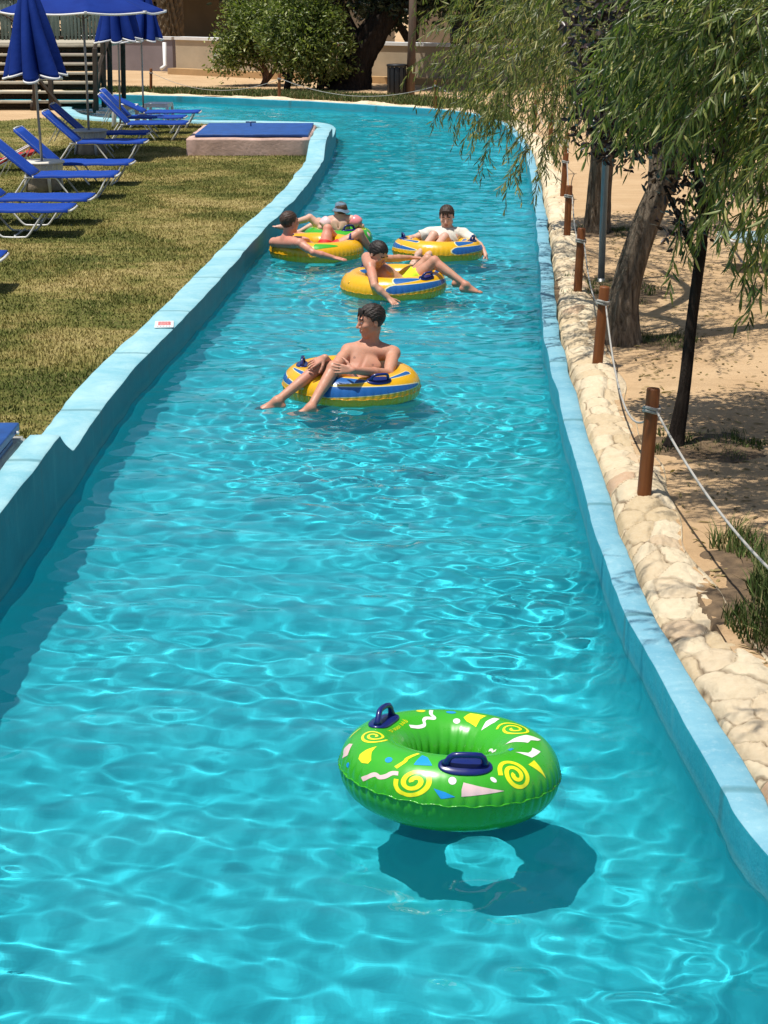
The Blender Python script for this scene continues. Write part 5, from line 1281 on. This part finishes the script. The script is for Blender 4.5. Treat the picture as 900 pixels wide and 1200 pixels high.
        for _ in range(relax):
            S_ = np.zeros_like(V); n_ = np.zeros(len(V))
            for i in range(4):
                for j in (1, 3): np.add.at(S_, Fq[:, i], V[Fq[:, (i + j) % 4]]); np.add.at(n_, Fq[:, i], 1)
            V = V * .45 + .55 * S_ / np.maximum(n_, 1)[:, None]
        return V, Fq

def skinm(name, c, red, hair=.0):
    t = NT(name); v = t.coords()
    cc = t.mix(t.ramp(t.noise(v, 4.5, 5, .6), [(.4, 0), (.7, .6)]), c, red); cc = t.mix(t.ramp(t.noise(v, 60, 4, .6), [(.45, 0), (.8, .35)]), cc, tuple(x * .7 for x in c))
    b = t.bsdf(cc, t.ramp(t.noise(v, 18, 4, .6), [(.35, .42), (.65, .68)]), spec=.5, normal=t.bump(t.noise(v, 70, 5, .65), .22, .004))
    b.inputs['Subsurface Weight'].default_value = .10; b.inputs['Subsurface Radius'].default_value = (.9, .35, .2); b.inputs['Subsurface Scale'].default_value = .012
    return t.m
def hairm(name, c):
    t = NT(name); v = t.coords((1, 1, .35)); n_ = t.noise(v, 60, 5, .7); cc = t.mix(t.ramp(n_, [(.3, 0), (.75, 1)]), tuple(x * .4 for x in c), tuple(x * 1.9 for x in c)); t.bsdf(cc, .5, spec=.4, normal=t.bump(n_, .7, .01)); return t.m
M_LIP = simple('lips', (.42, .17, .13), .45); M_EYEW = simple('eye_white', (.55, .52, .50), .2); M_IRIS = simple('eye_dark', (.02, .012, .008), .15); M_AREOLA = simple('areola', (.33, .16, .11), .6)

def head_frame(f, up=(0, 0, 1)):
    f = nz(f); r_ = nz(np.cross(f, up)); u = np.cross(r_, f); return np.stack([r_, f, u], 1)            # columns right, forward, up
def hand(F, W, dr, palm, thumb, s=1.0, curl=.25, spread=.1, k=.004):
    h = nz(dr); p = np.array(palm, float); p = nz(p - h * (p @ h)); t_ = np.array(thumb, float); sd = nz(np.cross(h, p)); sd = sd if sd @ t_ > 0 else -sd
    for o in (-.028, -.010, .009, .027): F.cone(W + h * .012 * s + sd * o * .6 * s, W + h * .084 * s + sd * o * s, .0155 * s, .0125 * s, k=.012)
    for o, L in zip((-.031, -.0105, .010, .030), (.060, .076, .082, .072)):
        a = W + h * .086 * s + sd * o * s; d = nz(h + sd * o * spread * 20)
        for i, fr in enumerate((.45, .32, .25)):
            b = a + d * L * fr * s; F.cone(a, b, (.0092 - .001 * i) * s, (.0085 - .001 * i) * s, k=k); a = b; d = nz(d + p * curl * (1.0 + .3 * i))
    a = W + h * .022 * s + sd * .026 * s; d = nz(h * .65 + sd * .8 + p * .25)
    for i, L in enumerate((.042, .034, .026)): b = a + d * L * s; F.cone(a, b, (.0135 - .0018 * i) * s, (.0115 - .0015 * i) * s, k=.006); a = b; d = nz(d + h * .35 + p * .15)
def foot(F, A, d, up, s=1.0, side=1):
    d = nz(d); up = np.array(up, float); up = nz(up - d * (up @ d)); sd = np.cross(d, up)
    F.cone(A, A - d * .035 * s - up * .042 * s, .036 * s, .030 * s, k=.02); F.cone(A + up * .0, A + d * .11 * s - up * .045 * s, .033 * s, .022 * s, k=.03)
    F.cone(A - d * .03 * s - up * .05 * s, A + d * .125 * s - up * .055 * s + sd * .02 * s, .026 * s, .019 * s, k=.025); F.cone(A - d * .02 * s - up * .05 * s, A + d * .12 * s - up * .055 * s - sd * .022 * s, .026 * s, .018 * s, k=.025)
    for i, (o, L, r_) in enumerate(((.032, .055, .0125), (.014, .052, .0095), (-.001, .047, .009), (-.015, .040, .0085), (-.029, .034, .008))):
        o *= side; a = A + d * .125 * s - up * .058 * s + sd * o * s; F.cone(a, a + d * L * .6 * s + up * .004 * s, r_ * 1.05 * s, r_ * s, k=.007); F.cone(a + d * L * .6 * s + up * .004 * s, a + d * L * s - up * .004 * s, r_ * s, r_ * .9 * s, k=.003)

def person(label, J, skin, haircol, voxel=.006, s=1.0, face=(0, -1, 0), hup=(0, 0, 1), chest_f=None, short=None, shirt=None, hands=None, feet=None, hair='short', group=None, face_up=None, extra=None, hs=1.10):
    """J: dict of joints in world space. One skin mesh; hair and clothes are children"""
    P, C_, N = [np.array(J[k], float) for k in ('pelvis', 'chest', 'neck')]; Hd = np.array(J['head'], float)
    Sr, Sl, Hr, Hl = [np.array(J[k], float) for k in ('sr', 'sl', 'hr', 'hl')]
    allp = np.array([J[k] for k in J]); lo, hi = allp.min(0) - .24 * s, allp.max(0) + .24 * s
    root = P.copy(); root[2] = max(0, P[2]) * 0 ; t = thing('person', label, 'person', tuple(root), 0, group)
    up = nz(N - P); rg = nz(Sl - Sr); rg = -rg; fwd = nz(np.cross(up, rg)); 
    if chest_f is not None and fwd @ np.array(chest_f) < 0: fwd = -fwd
    Mt = np.stack([nz(np.cross(fwd, up)), fwd, up], 1); rx = Mt[:, 0]
    hx = nz(Hr - Hl); hf = nz(np.cross(up, hx)); hf = hf if hf @ fwd > 0 else -hf; Mp = np.stack([nz(np.cross(hf, up)), hf, up], 1)
    F = Field(lo, hi, voxel)
    F.ell(P, (.150 * s, .108 * s, .115 * s), Mp, .03); F.ell(P * .5 + C_ * .5, (.135 * s, .098 * s, .15 * s), Mt, .05); F.ell(C_, (.158 * s, .112 * s, .165 * s), Mt, .05)
    top = (Sr + Sl) / 2
    F.cone(top + (Sr - top) * .62, top + (Sl - top) * .62, .066 * s, .066 * s, k=.05); F.cone(P - fwd * .05 * s, C_ - fwd * .06 * s, .06 * s, .06 * s, k=.05)
    for S_ in (Sr, Sl): F.cone(N + (Hd - N) * .15 - fwd * .02 * s, S_ * .8 + N * .2 + up * .008 * s, .040 * s, .034 * s, k=.04)
    for sg in (-1, 1):
        F.ell(C_ + fwd * .078 * s + rx * .072 * sg * s + up * .055 * s, (.080 * s, .026 * s, .055 * s), Mt, .03); F.ell(C_ - fwd * .085 * s + rx * .075 * sg * s + up * .05 * s, (.06 * s, .030 * s, .08 * s), Mt, .03)
    F.cone(P - fwd * .112 * s + up * .05 * s, C_ - fwd * .122 * s + up * .08 * s, .008 * s, .008 * s, k=.03, op='sub'); F.cone(P + fwd * .10 * s + up * .06 * s, C_ + fwd * .122 * s + up * .10 * s, .004 * s, .004 * s, k=.025, op='sub')
    MH = head_frame(face, hup); s0 = s; s = s * hs; H = lambda x, y, z, s_=s: Hd + MH @ (np.array([x, y, z]) * s_); s = s0
    F.cone(N - up * .02 * s, H(0, -.022, -.055), .064 * s, .056 * s, k=.035)
    for (Hh, K, A, sd_) in ((Hr, J['kr'], J['ar'], 1), (Hl, J['kl'], J['al'], -1)):
        K, A = np.array(K, float), np.array(A, float); bk = nz((Hh + A) / 2 - K); bk = bk - nz(A - K) * (bk @ nz(A - K))
        F.cone(Hh, K, .088 * s, .056 * s, k=.04); m = Hh * .6 + K * .4; F.cone(Hh * .75 + K * .25, Hh * .35 + K * .65, .080 * s, .064 * s, k=.03)
        F.ell(K, (.057 * s,) * 3, None, .012); F.cone(K, A, .050 * s, .033 * s, k=.015); F.cone(K * .82 + A * .18 + bk * .018 * s, K * .52 + A * .48 + bk * .012 * s, .045 * s, .036 * s, k=.02)
    for (S_, E_, W_) in ((Sr, J['er'], J['wr']), (Sl, J['el'], J['wl'])):
        E_, W_ = np.array(E_, float), np.array(W_, float)
        F.ell(S_, (.060 * s,) * 3, None, .035); F.cone(S_, E_, .049 * s, .039 * s, k=.02); F.cone(S_ * .65 + E_ * .35, S_ * .35 + E_ * .65, .049 * s, .045 * s, k=.02)
        F.cone(E_, E_ * .6 + W_ * .4, .039 * s, .041 * s, k=.012); F.cone(E_ * .6 + W_ * .4, W_, .040 * s, .027 * s, k=.012)
    # head
    s = s0 * hs
    F.ell(H(0, -.012, .035), (.077 * s, .097 * s, .086 * s), MH, .01); F.ell(H(0, .022, -.028), (.063 * s, .068 * s, .084 * s), MH, .03)
    F.ell(H(0, .058, -.094), (.026 * s, .022 * s, .019 * s), MH, .025)
    for q in (-1, 1):
        F.cone(H(.054 * q, -.005, -.055), H(.020 * q, .055, -.096), .017 * s, .014 * s, k=.022); F.ell(H(.043 * q, .062, -.022), (.022 * s,) * 3, None, .022)
    F.cone(H(-.036, .080, .030), H(.036, .080, .030), .0125 * s, k=.014)
    for q in (-1, 1): F.ell(H(.031 * q, .105, .008), (.019 * s, .016 * s, .013 * s), MH, .010, 'sub')
    for q in (-1, 1): F.ell(H(.031 * q, .0795, .007), (.0128 * s,) * 3, None, .003)
    F.cone(H(0, .084, .018), H(0, .109, -.026), .0085 * s, .0125 * s, k=.010)
    for q in (-1, 1): F.ell(H(.0125 * q, .096, -.031), (.0085 * s,) * 3, None, .005)
    F.cone(H(-.020, .084, -.058), H(.020, .084, -.058), .0072 * s, k=.006); F.cone(H(-.016, .084, -.070), H(.016, .084, -.070), .0080 * s, k=.006); F.cone(H(-.021, .094, -.0635), H(.021, .094, -.0635), .0022 * s, k=.004, op='sub')
    for q in (-1, 1):
        a = MH @ np.array([q * .95, -.25, 0]); F.ell(H(.079 * q, -.012, -.004), (.009 * s, .019 * s, .031 * s), MH @ np.array([[1, q * .3, 0], [-q * .3, 1, .2], [0, -.2, 1]]), .004); F.ell(H(.088 * q, -.008, .002), (.006 * s, .009 * s, .015 * s), MH, .004, 'sub')
    s = s0; hd = hands or {}
    for nm, W_ in (('r', J['wr']), ('l', J['wl'])):
        if nm in hd: a = hd[nm]; hand(F, np.array(W_, float), a[0], a[1], a[2], s * .98, *(a[3:] if len(a) > 3 else ()))
    ft = feet or {}
    for nm, A in (('r', J['ar']), ('l', J['al'])):
        if nm in ft: foot(F, np.array(A, float), ft[nm][0], ft[nm][1], s, 1 if nm == 'l' else -1)
    V, Fq = F.mesh(); Vc = V[Fq].mean(1)
    loc = (Vc - Hd) @ MH / (s * hs); mid = np.zeros(len(Fq), int)
    x, y, z = loc.T; inh = (np.abs(x) < .09) & (y > .04) & (y < .13) & (np.abs(z) < .13)
    for q in (-1, 1):
        de = np.sqrt((x - .031 * q) ** 2 + (y - .0795) ** 2 + (z - .007) ** 2); mid[inh & (de < .0142) & (y > .085) & (np.abs(z - .006) < .0048)] = 2
        mid[inh & (mid == 2) & (np.hypot(x - .031 * q, z - .006) < .0058)] = 3
    mid[inh & (np.abs(x) < .021) & (z < -.053) & (z > -.077) & (y > .085)] = 1
    mid[inh & (np.abs(np.abs(x) - .031) < .017) & (np.abs(z - .0305 - .12 * (.031 - np.abs(np.abs(x) - .025))) < .0052) & (y > .066)] = 4
    for sg in (-1, 1):
        if shirt is None:
            pn = C_ + fwd * .112 * s + rx * .082 * sg * s + up * .035 * s; mid[np.linalg.norm(Vc - pn, axis=1) < .0125 * s] = 5
    M_H = hairm('hair', haircol)
    b = mesh_np('body', V - root, Fq, None, t, True, mats=[skin, M_LIP, M_EYEW, M_IRIS, M_H, M_AREOLA], midx=mid)
    # hair
    if hair:
        G = Field(Hd - .15 * s, Hd + .15 * s, .0035 if voxel < .005 else .005); X = np.stack(np.meshgrid(*G.ax, indexing='ij'), -1).astype(np.float32); Lc = ((X - Hd) @ MH) / (s * hs); x, y, z = Lc[..., 0], Lc[..., 1], Lc[..., 2]
        def e_(cx, cy, cz, a, b_, c): k0 = np.sqrt(((x - cx) / a) ** 2 + ((y - cy) / b_) ** 2 + ((z - cz) / c) ** 2); return (k0 - 1) * min(a, b_, c)
        d = e_(0, -.016, .038, .086, .104, .096); ang = np.arctan2(x, z + .02)
        d += .0013 * np.sin(ang * 34 + 2.2 * np.sin(y * 45)) + .0016 * np.sin(ang * 71 + 40 * y) + .0012 * np.sin(y * 95 + x * 40 + 2 * np.sin(z * 60))
        line = np.interp(y, [-.12, -.05, -.02, .012, .03, .06, .10], [-.075, -.062, -.02, .000, .042, .066, .072]) + .007 * np.sin(x * 150) + .004 * np.sin(x * 330 + 1)
        d = np.maximum(d, (line - z) * .8); G.d = (d * s).astype(np.float32)
        if hair == 'fringe':
            for i, xx in enumerate((-.045, -.028, -.012, .006, .024, .042)): G.cone(H(xx * .8, .066, .098), H(xx * 1.05 + .006 * math.sin(i * 2), .096 - .25 * abs(xx), .062 - .016 * (i % 3)), .012 * s, .004 * s, k=.006)
        Vh, Fh = G.mesh(1); mesh_np('hair', Vh - root, Fh, M_H, b)
    def garment(nm, mat, build, vx=None):
        G = Field(lo, hi, vx or max(voxel, .006)); build(G); Vg, Fg = G.mesh(1); return mesh_np(nm, Vg - root, Fg, mat, t)
    if short is not None:
        def bs(G):
            G.ell(P, (.162 * s, .122 * s, .125 * s), Mp, .03, cut=(P + up * .11 * s, up))
            for Hh, K in ((Hr, J['kr']), (Hl, J['kl'])): K = np.array(K, float); e = Hh + (K - Hh) * .50; G.cone(Hh, e + (K - Hh) * .1, .102 * s, .092 * s, k=.02, cut=(e, K - Hh))
        garment('swim_shorts', short, bs)
    if shirt is not None:
        def bt(G):
            g_ = .012 * s
            G.ell(P, (.15 * s + g_, .108 * s + g_, .115 * s + g_), Mp, .03); G.ell(P * .5 + C_ * .5, (.14 * s + g_, .102 * s + g_, .155 * s), Mt, .05); G.ell(C_, (.162 * s + g_, .118 * s + g_, .165 * s + g_), Mt, .05); G.cone(Sr * .8 + Sl * .2, Sl * .8 + Sr * .2, .07 * s + g_, k=.05)
            for S_, E_ in ((Sr, J['er']), (Sl, J['el'])): E_ = np.array(E_, float); e = S_ + (E_ - S_) * .58; G.ell(S_, (.064 * s + g_,) * 3, None, .03); G.cone(S_, e + (E_ - S_) * .1, .058 * s + g_, .058 * s + g_, k=.02, cut=(e, E_ - S_))
            G.cone(N + up * .035 * s + fwd * .03 * s, N + (Hd - N) * .6 + fwd * .03 * s, .058 * s, .085 * s, k=.008, op='sub')
            G.ell(C_ + fwd * .05 * s, (.15 * s, .10 * s, .15 * s), Mt, .03); G.d += (.0022 * np.sin(np.add.outer(np.add.outer(G.ax[0] * 45, G.ax[1] * 35), G.ax[2] * 55))).astype(np.float32)
        garment('t_shirt', shirt, bt)
    if extra: extra(t, b, root, H, MH, J, P, C_, N, up, fwd, rx, lo, hi)
    return t
SK_A = skinm('tanned_skin', (.53, .265, .17), (.58, .20, .13)); SK_B = skinm('reddish_tanned_skin', (.58, .28, .19), (.64, .19, .13)); SK_C = skinm('warm_skin', (.52, .27, .175), (.60, .20, .13)); SK_D = skinm('fair_skin', (.62, .38, .28), (.63, .29, .22))
A_ = np.array
person('nearest man, sitting in a striped yellow ring with both hands resting on his knees',
       dict(pelvis=(-.27, 13.62, .02), chest=(-.195, 13.765, .165), neck=(-.115, 13.885, .365), head=on(434.5, 376.5, 13.85), sr=on(408, 411, 13.80), sl=on(461, 414, 13.85),
            hr=(-.35, 13.66, .0), hl=(-.20, 13.56, .0), kr=on(375, 429, 13.35), kl=on(391, 431, 13.27), ar=on(325, 470, 13.15), al=on(364, 478, 13.0),
            er=(-.415, 13.52, .215), wr=on(381, 419, 13.27), el=on(455, 438, 13.53), wl=on(413, 434, 13.13)),
       SK_A, (.022, .014, .010), .0046, 1.0, (-.93, -.34, -.10), chest_f=(-.3, -1, .3), short=simple('black_shorts', (.012, .012, .014), .7), hair='fringe',
       hands={'r': ((-.90, -.12, -.42), (-.35, .45, -.8), (.3, -.8, .2), .30, .14), 'l': ((-.97, .03, .13), (-.1, .95, -.25), (.1, -.2, .9), .26, .16)},
       feet={'r': ((-1, -.12, -.05), (-.1, 0, 1)), 'l': ((-.93, -.35, -.02), (-.1, 0, 1))})
ring_thing('yellow swim ring carrying the man in neon yellow shorts', (.10, 18.46, .07), .42, .155, 'yellow', 10, (1, -1), ((-52, 66), (120, 88)), 'yellow swim rings on the river', 2)
person('man in neon yellow shorts leaning back in his ring, one arm trailing in the water',
       dict(pelvis=(.20, 18.44, .05), chest=(.03, 18.38, .17), neck=(-.105, 18.36, .30), head=on(443, 298, 18.27), sr=on(434, 312, 18.15), sl=on(430, 302, 18.52),
            hr=(.25, 18.35, .07), hl=(.26, 18.53, .07), kr=on(509, 306, 18.3), kl=on(501, 304, 18.55), ar=on(546, 334, 18.12), al=on(537, 328, 18.42),
            er=on(439, 335, 17.86), wr=on(456, 350, 17.80), el=on(458, 303, 18.64), wl=on(481, 302, 18.78)),
       SK_C, (.018, .011, .008), .006, 1.0, (.62, -.52, -.50), chest_f=(.7, 0, .6), short=simple('neon_yellow_shorts', (.62, .88, .02), .6),
       hands={'r': ((.6, -.6, -.45), (.2, .2, -1), (.5, .5, .1), .12, .1), 'l': ((.95, .25, -.05), (0, .1, -1), (.2, 1, .2), .4, .1)},
       feet={'r': ((.97, -.1, -.12), (.1, 0, 1)), 'l': ((.97, .15, -.15), (.1, 0, 1))})
ring_thing('plain yellow swim ring with a green patch under the sunburnt man', (-.83, 21.02, .07), .43, .15, 'plain', 0, (0, 1), ((-5, 92), (150, 92)), 'yellow swim rings on the river', 3)
person('sunburnt man in red shorts seen from behind, arm along his yellow ring',
       dict(pelvis=(-.80, 20.98, .02), chest=(-1.0, 20.76, .15), neck=on(335, 280, 20.62), head=on(339.5, 261, 20.64), sr=on(351, 285, 20.42), sl=on(321, 284, 20.78),
            hr=(-.74, 20.92, .0), hl=(-.74, 21.10, .0), kr=on(421, 273, 21.0), kl=on(384, 268, 21.25), ar=(-.10, 21.2, -.06), al=(-.48, 21.55, .0),
            er=on(367, 296, 20.30), wr=on(391, 302, 20.33), el=(-1.34, 21.05, .16), wl=(-1.10, 21.45, .22)),
       SK_B, (.05, .026, .016), .006, 1.0, (.72, .60, .05), chest_f=(.6, .6, .3), short=simple('red_shorts', (.60, .02, .015), .6),
       hands={'r': ((.95, -.2, -.15), (0, .2, -1), (.2, .9, .2), .15, .1), 'l': ((.9, .3, -.1), (0, 0, -1), (.2, -1, .1), .2, .1)},
       feet={'r': ((.9, .3, -.3), (0, 0, 1)), 'l': ((.8, .5, -.3), (0, 0, 1))})
ring_thing('yellow and blue swim ring carrying the man in the white shirt', (.66, 20.98, .07), .41, .15, 'yellow', 12, (-2, 2), ((-30, 80), (178, 80)), 'yellow swim rings on the river', 4)
person('man in a white t-shirt facing the camera with knees together in his ring',
       dict(pelvis=(.74, 21.15, .0), chest=(.76, 21.21, .15), neck=(.785, 21.26, .285), head=on(523.5, 254, 21.24), sr=on(504, 273, 21.25), sl=on(543, 274, 21.25),
            hr=(.66, 21.10, .02), hl=(.82, 21.10, .02), kr=on(508, 276, 20.75), kl=on(521, 278, 20.78), ar=on(490, 298, 20.45), al=on(502, 299, 20.42),
            er=on(484, 279, 21.22), wr=on(477, 281, 21.05), el=on(562, 287, 21.05), wl=on(569, 299, 20.86)),
       SK_D, (.035, .020, .012), .006, 1.0, (-.12, -.93, -.30), chest_f=(0, -1, .3), short=simple('dark_navy_shorts', (.015, .02, .05), .7), shirt=simple('white_cotton', (.66, .63, .55), .85, 0, .12, 14, bump=.5), hair='fringe',
       hands={'r': ((-.2, -.9, -.2), (0, 0, -1), (.9, 0, 0), .35, .1), 'l': ((.25, -.5, -.8), (-.8, .3, -.3), (-.2, -.8, .3), .15, .1)},
       feet={'r': ((-.55, -.8, -.25), (-.1, -.1, 1)), 'l': ((-.5, -.8, -.3), (-.1, -.1, 1))})
ring_thing('green swim ring carrying the child with pink armbands, farthest from the camera', (-.60, 22.12, .06), .31, .14, 'green', 150, (0, 0), ((-84, 66), (150, 88)), None, 5)
M_DENIM = simple('blue_denim_hat', (.13, .20, .27), .85, 0, .3, 14, bump=.5); M_PINKV = vinyl('pink_vinyl', (.78, .26, .27)); M_PINKL = vinyl('pale_pink_vinyl', (.80, .55, .56)); M_SUIT = simple('dark_pattern_swimsuit', (.10, .04, .05), .7, 0, .8, 26)
def child_extra(t, b, root, H, MH, J, P, C_, N, up, fwd, rx, lo, hi):
    # bucket hat
    prof = [(.003, .105), (.045, .103), (.078, .088), (.088, .05), (.092, .022), (.112, .002), (.132, -.022), (.134, -.026), (.128, -.024), (.106, -.004), (.086, .018), (.080, .048), (.070, .080), (.04, .094), (.003, .096)]
    bm = bmesh.new(); n = 48; rings = []
    for r_, z in prof: rings.append([bm.verts.new(Vector(tuple(H(r_ * .92 * math.cos(a) * 1.0, r_ * 1.08 * math.sin(a) - .01, z + .022 + (.012 * math.sin(2 * a + 1) + .006 * math.sin(5 * a)) * (r_ > .1)) - root))) for a in [2 * math.pi * k / n for k in range(n)]])
    for A, B in zip(rings[:-1], rings[1:]):
        for k in range(n): bm.faces.new((A[k], A[(k + 1) % n], B[(k + 1) % n], B[k]))
    obj('bucket_hat', bm, M_DENIM, t)
    for S_, E_, sd in ((J['sr'], J['er'], 1), (J['sl'], J['el'], -1)):
        S_, E_ = A_(S_, float), A_(E_, float); d = nz(E_ - S_); c = S_ + (E_ - S_) * .38; u = nz(np.cross(d, (0, 0, 1.0))); v = np.cross(d, u); bm = bmesh.new(); rings = []
        for i in range(25):
            a2 = math.pi * 2 * i / 24; q = []
            for k in range(40):
                a = 2 * math.pi * k / 40; r_ = .062 + .027 * math.cos(a2) * (1 + .12 * math.cos(a * 2)); off = .062 * math.sin(a2); q.append(bm.verts.new(Vector(tuple(c + d * off + (u * math.cos(a) + v * math.sin(a)) * r_ - root))))
            rings.append(q)
        for A, B in zip(rings[:-1], rings[1:]):
            for k in range(40): bm.faces.new((A[k], A[(k + 1) % 40], B[(k + 1) % 40], B[k]))
        bmesh.ops.remove_doubles(bm, verts=bm.verts[:], dist=.0005); bmesh.ops.recalc_face_normals(bm, faces=bm.faces[:])
        tag(obj('armband', bm, M_PINKV if sd > 0 else M_PINKL, t), 'pink inflatable armband' if sd > 0 else 'paler pink inflatable armband')
    G = Field(lo, hi, .006); s = .82; Mt = np.stack([nz(np.cross(fwd, up)), fwd, up], 1)
    G.ell(P, (.158 * s, .116 * s, .122 * s), Mt, .03); G.ell(P * .5 + C_ * .5, (.141 * s, .104 * s, .155 * s), Mt, .05, cut=(C_ + up * .0, up)); 
    for S_ in (J['sr'], J['sl']): S_ = A_(S_, float); G.cone(C_ + (S_ - N) * .45 - fwd * .11 * s, N * .55 + S_ * .45 - fwd * .045 * s + up * .03 * s, .012, .012, k=.006)
    V, Fq = G.mesh(1); mesh_np('swimsuit', V - root, Fq, M_SUIT, t)
person('child in a blue bucket hat and pink armbands, back to the camera',
       dict(pelvis=(-.57, 22.12, .08), chest=(-.565, 22.10, .20), neck=(-.56, 22.12, .325), head=on(399, 247, 22.12), sr=on(412.5, 257, 22.08), sl=on(386, 258, 22.14),
            hr=(-.55, 22.2, .08), hl=(-.66, 22.17, .08), kr=(-.85, 22.38, .24), kl=on(363, 255, 22.2), ar=(-1.13, 22.3, .10), al=on(334, 264, 21.98),
            er=on(424, 265, 22.05), wr=on(420, 274, 22.2), el=on(376, 267, 22.1), wl=on(372, 268, 22.3)),
       SK_D, (.06, .035, .02), .006, .82, (-.55, .82, .02), chest_f=(-.4, 1, 0), hair='short',
       hands={'r': ((-.3, .6, -.3), (0, 0, -1), (-.9, 0, 0), .3, .1), 'l': ((-.4, .8, -.2), (0, 0, -1), (.9, 0, 0), .3, .1)},
       feet={'r': ((-.9, .1, -.2), (0, 0, 1)), 'l': ((-.93, -.25, .25), (-.2, 0, 1))}, extra=child_extra)
# ---------------------------------------------------------------- everything that stands in or at the water receives the light bent by it
def root_of(o):
    while o.parent: o = o.parent
    return o
for o in scn.objects:
    if o.type != 'MESH': continue
    r0 = root_of(o)
    if r0.name.split('.')[0] in ('pool_wall', 'pool_floor', 'swim_ring', 'person'):
        o.cycles.is_caustics_receiver = True
# repeated pieces that came out of one helper become parts of their own
def split_loose(o):
    bm = bmesh.new(); bm.from_mesh(o.data); seen = set(); isl = []
    bm.verts.ensure_lookup_table()
    for v in bm.verts:
        if v.index in seen: continue
        st = [v]; cur = set()
        while st:
            a = st.pop()
            if a.index in cur: continue
            cur.add(a.index)
            for e in a.link_edges:
                b = e.other_vert(a)
                if b.index not in cur: st.append(b)
        seen |= cur; isl.append(cur)
    if len(isl) < 2 or len(isl) > 24: bm.free(); return
    for cur in isl[1:]:
        c = bm.copy(); c.verts.ensure_lookup_table()
        bmesh.ops.delete(c, geom=[v for v in c.verts if v.index not in cur], context='VERTS')
        me = bpy.data.meshes.new(o.data.name); c.to_mesh(me); c.free()
        for m in o.data.materials: me.materials.append(m)
        n = bpy.data.objects.new(o.name.split('.')[0], me); col.objects.link(n); n.parent = o.parent
        n.matrix_parent_inverse = o.matrix_parent_inverse
        n.location = o.location; n.rotation_euler = o.rotation_euler
    bmesh.ops.delete(bm, geom=[v for v in bm.verts if v.index not in isl[0]], context='VERTS'); bm.to_mesh(o.data); bm.free()
SPL = {'crossbar', 'bolt', 'support_strut', 'rail', 'apron', 'cloth_stripe', 'print', 'notice_lines', 'small_print', 'rope_knot', 'lid', 'stringer', 'print_outline'}
for o in list(scn.objects):
    if o.type == 'MESH' and o.name.split('.')[0] in SPL: split_loose(o)
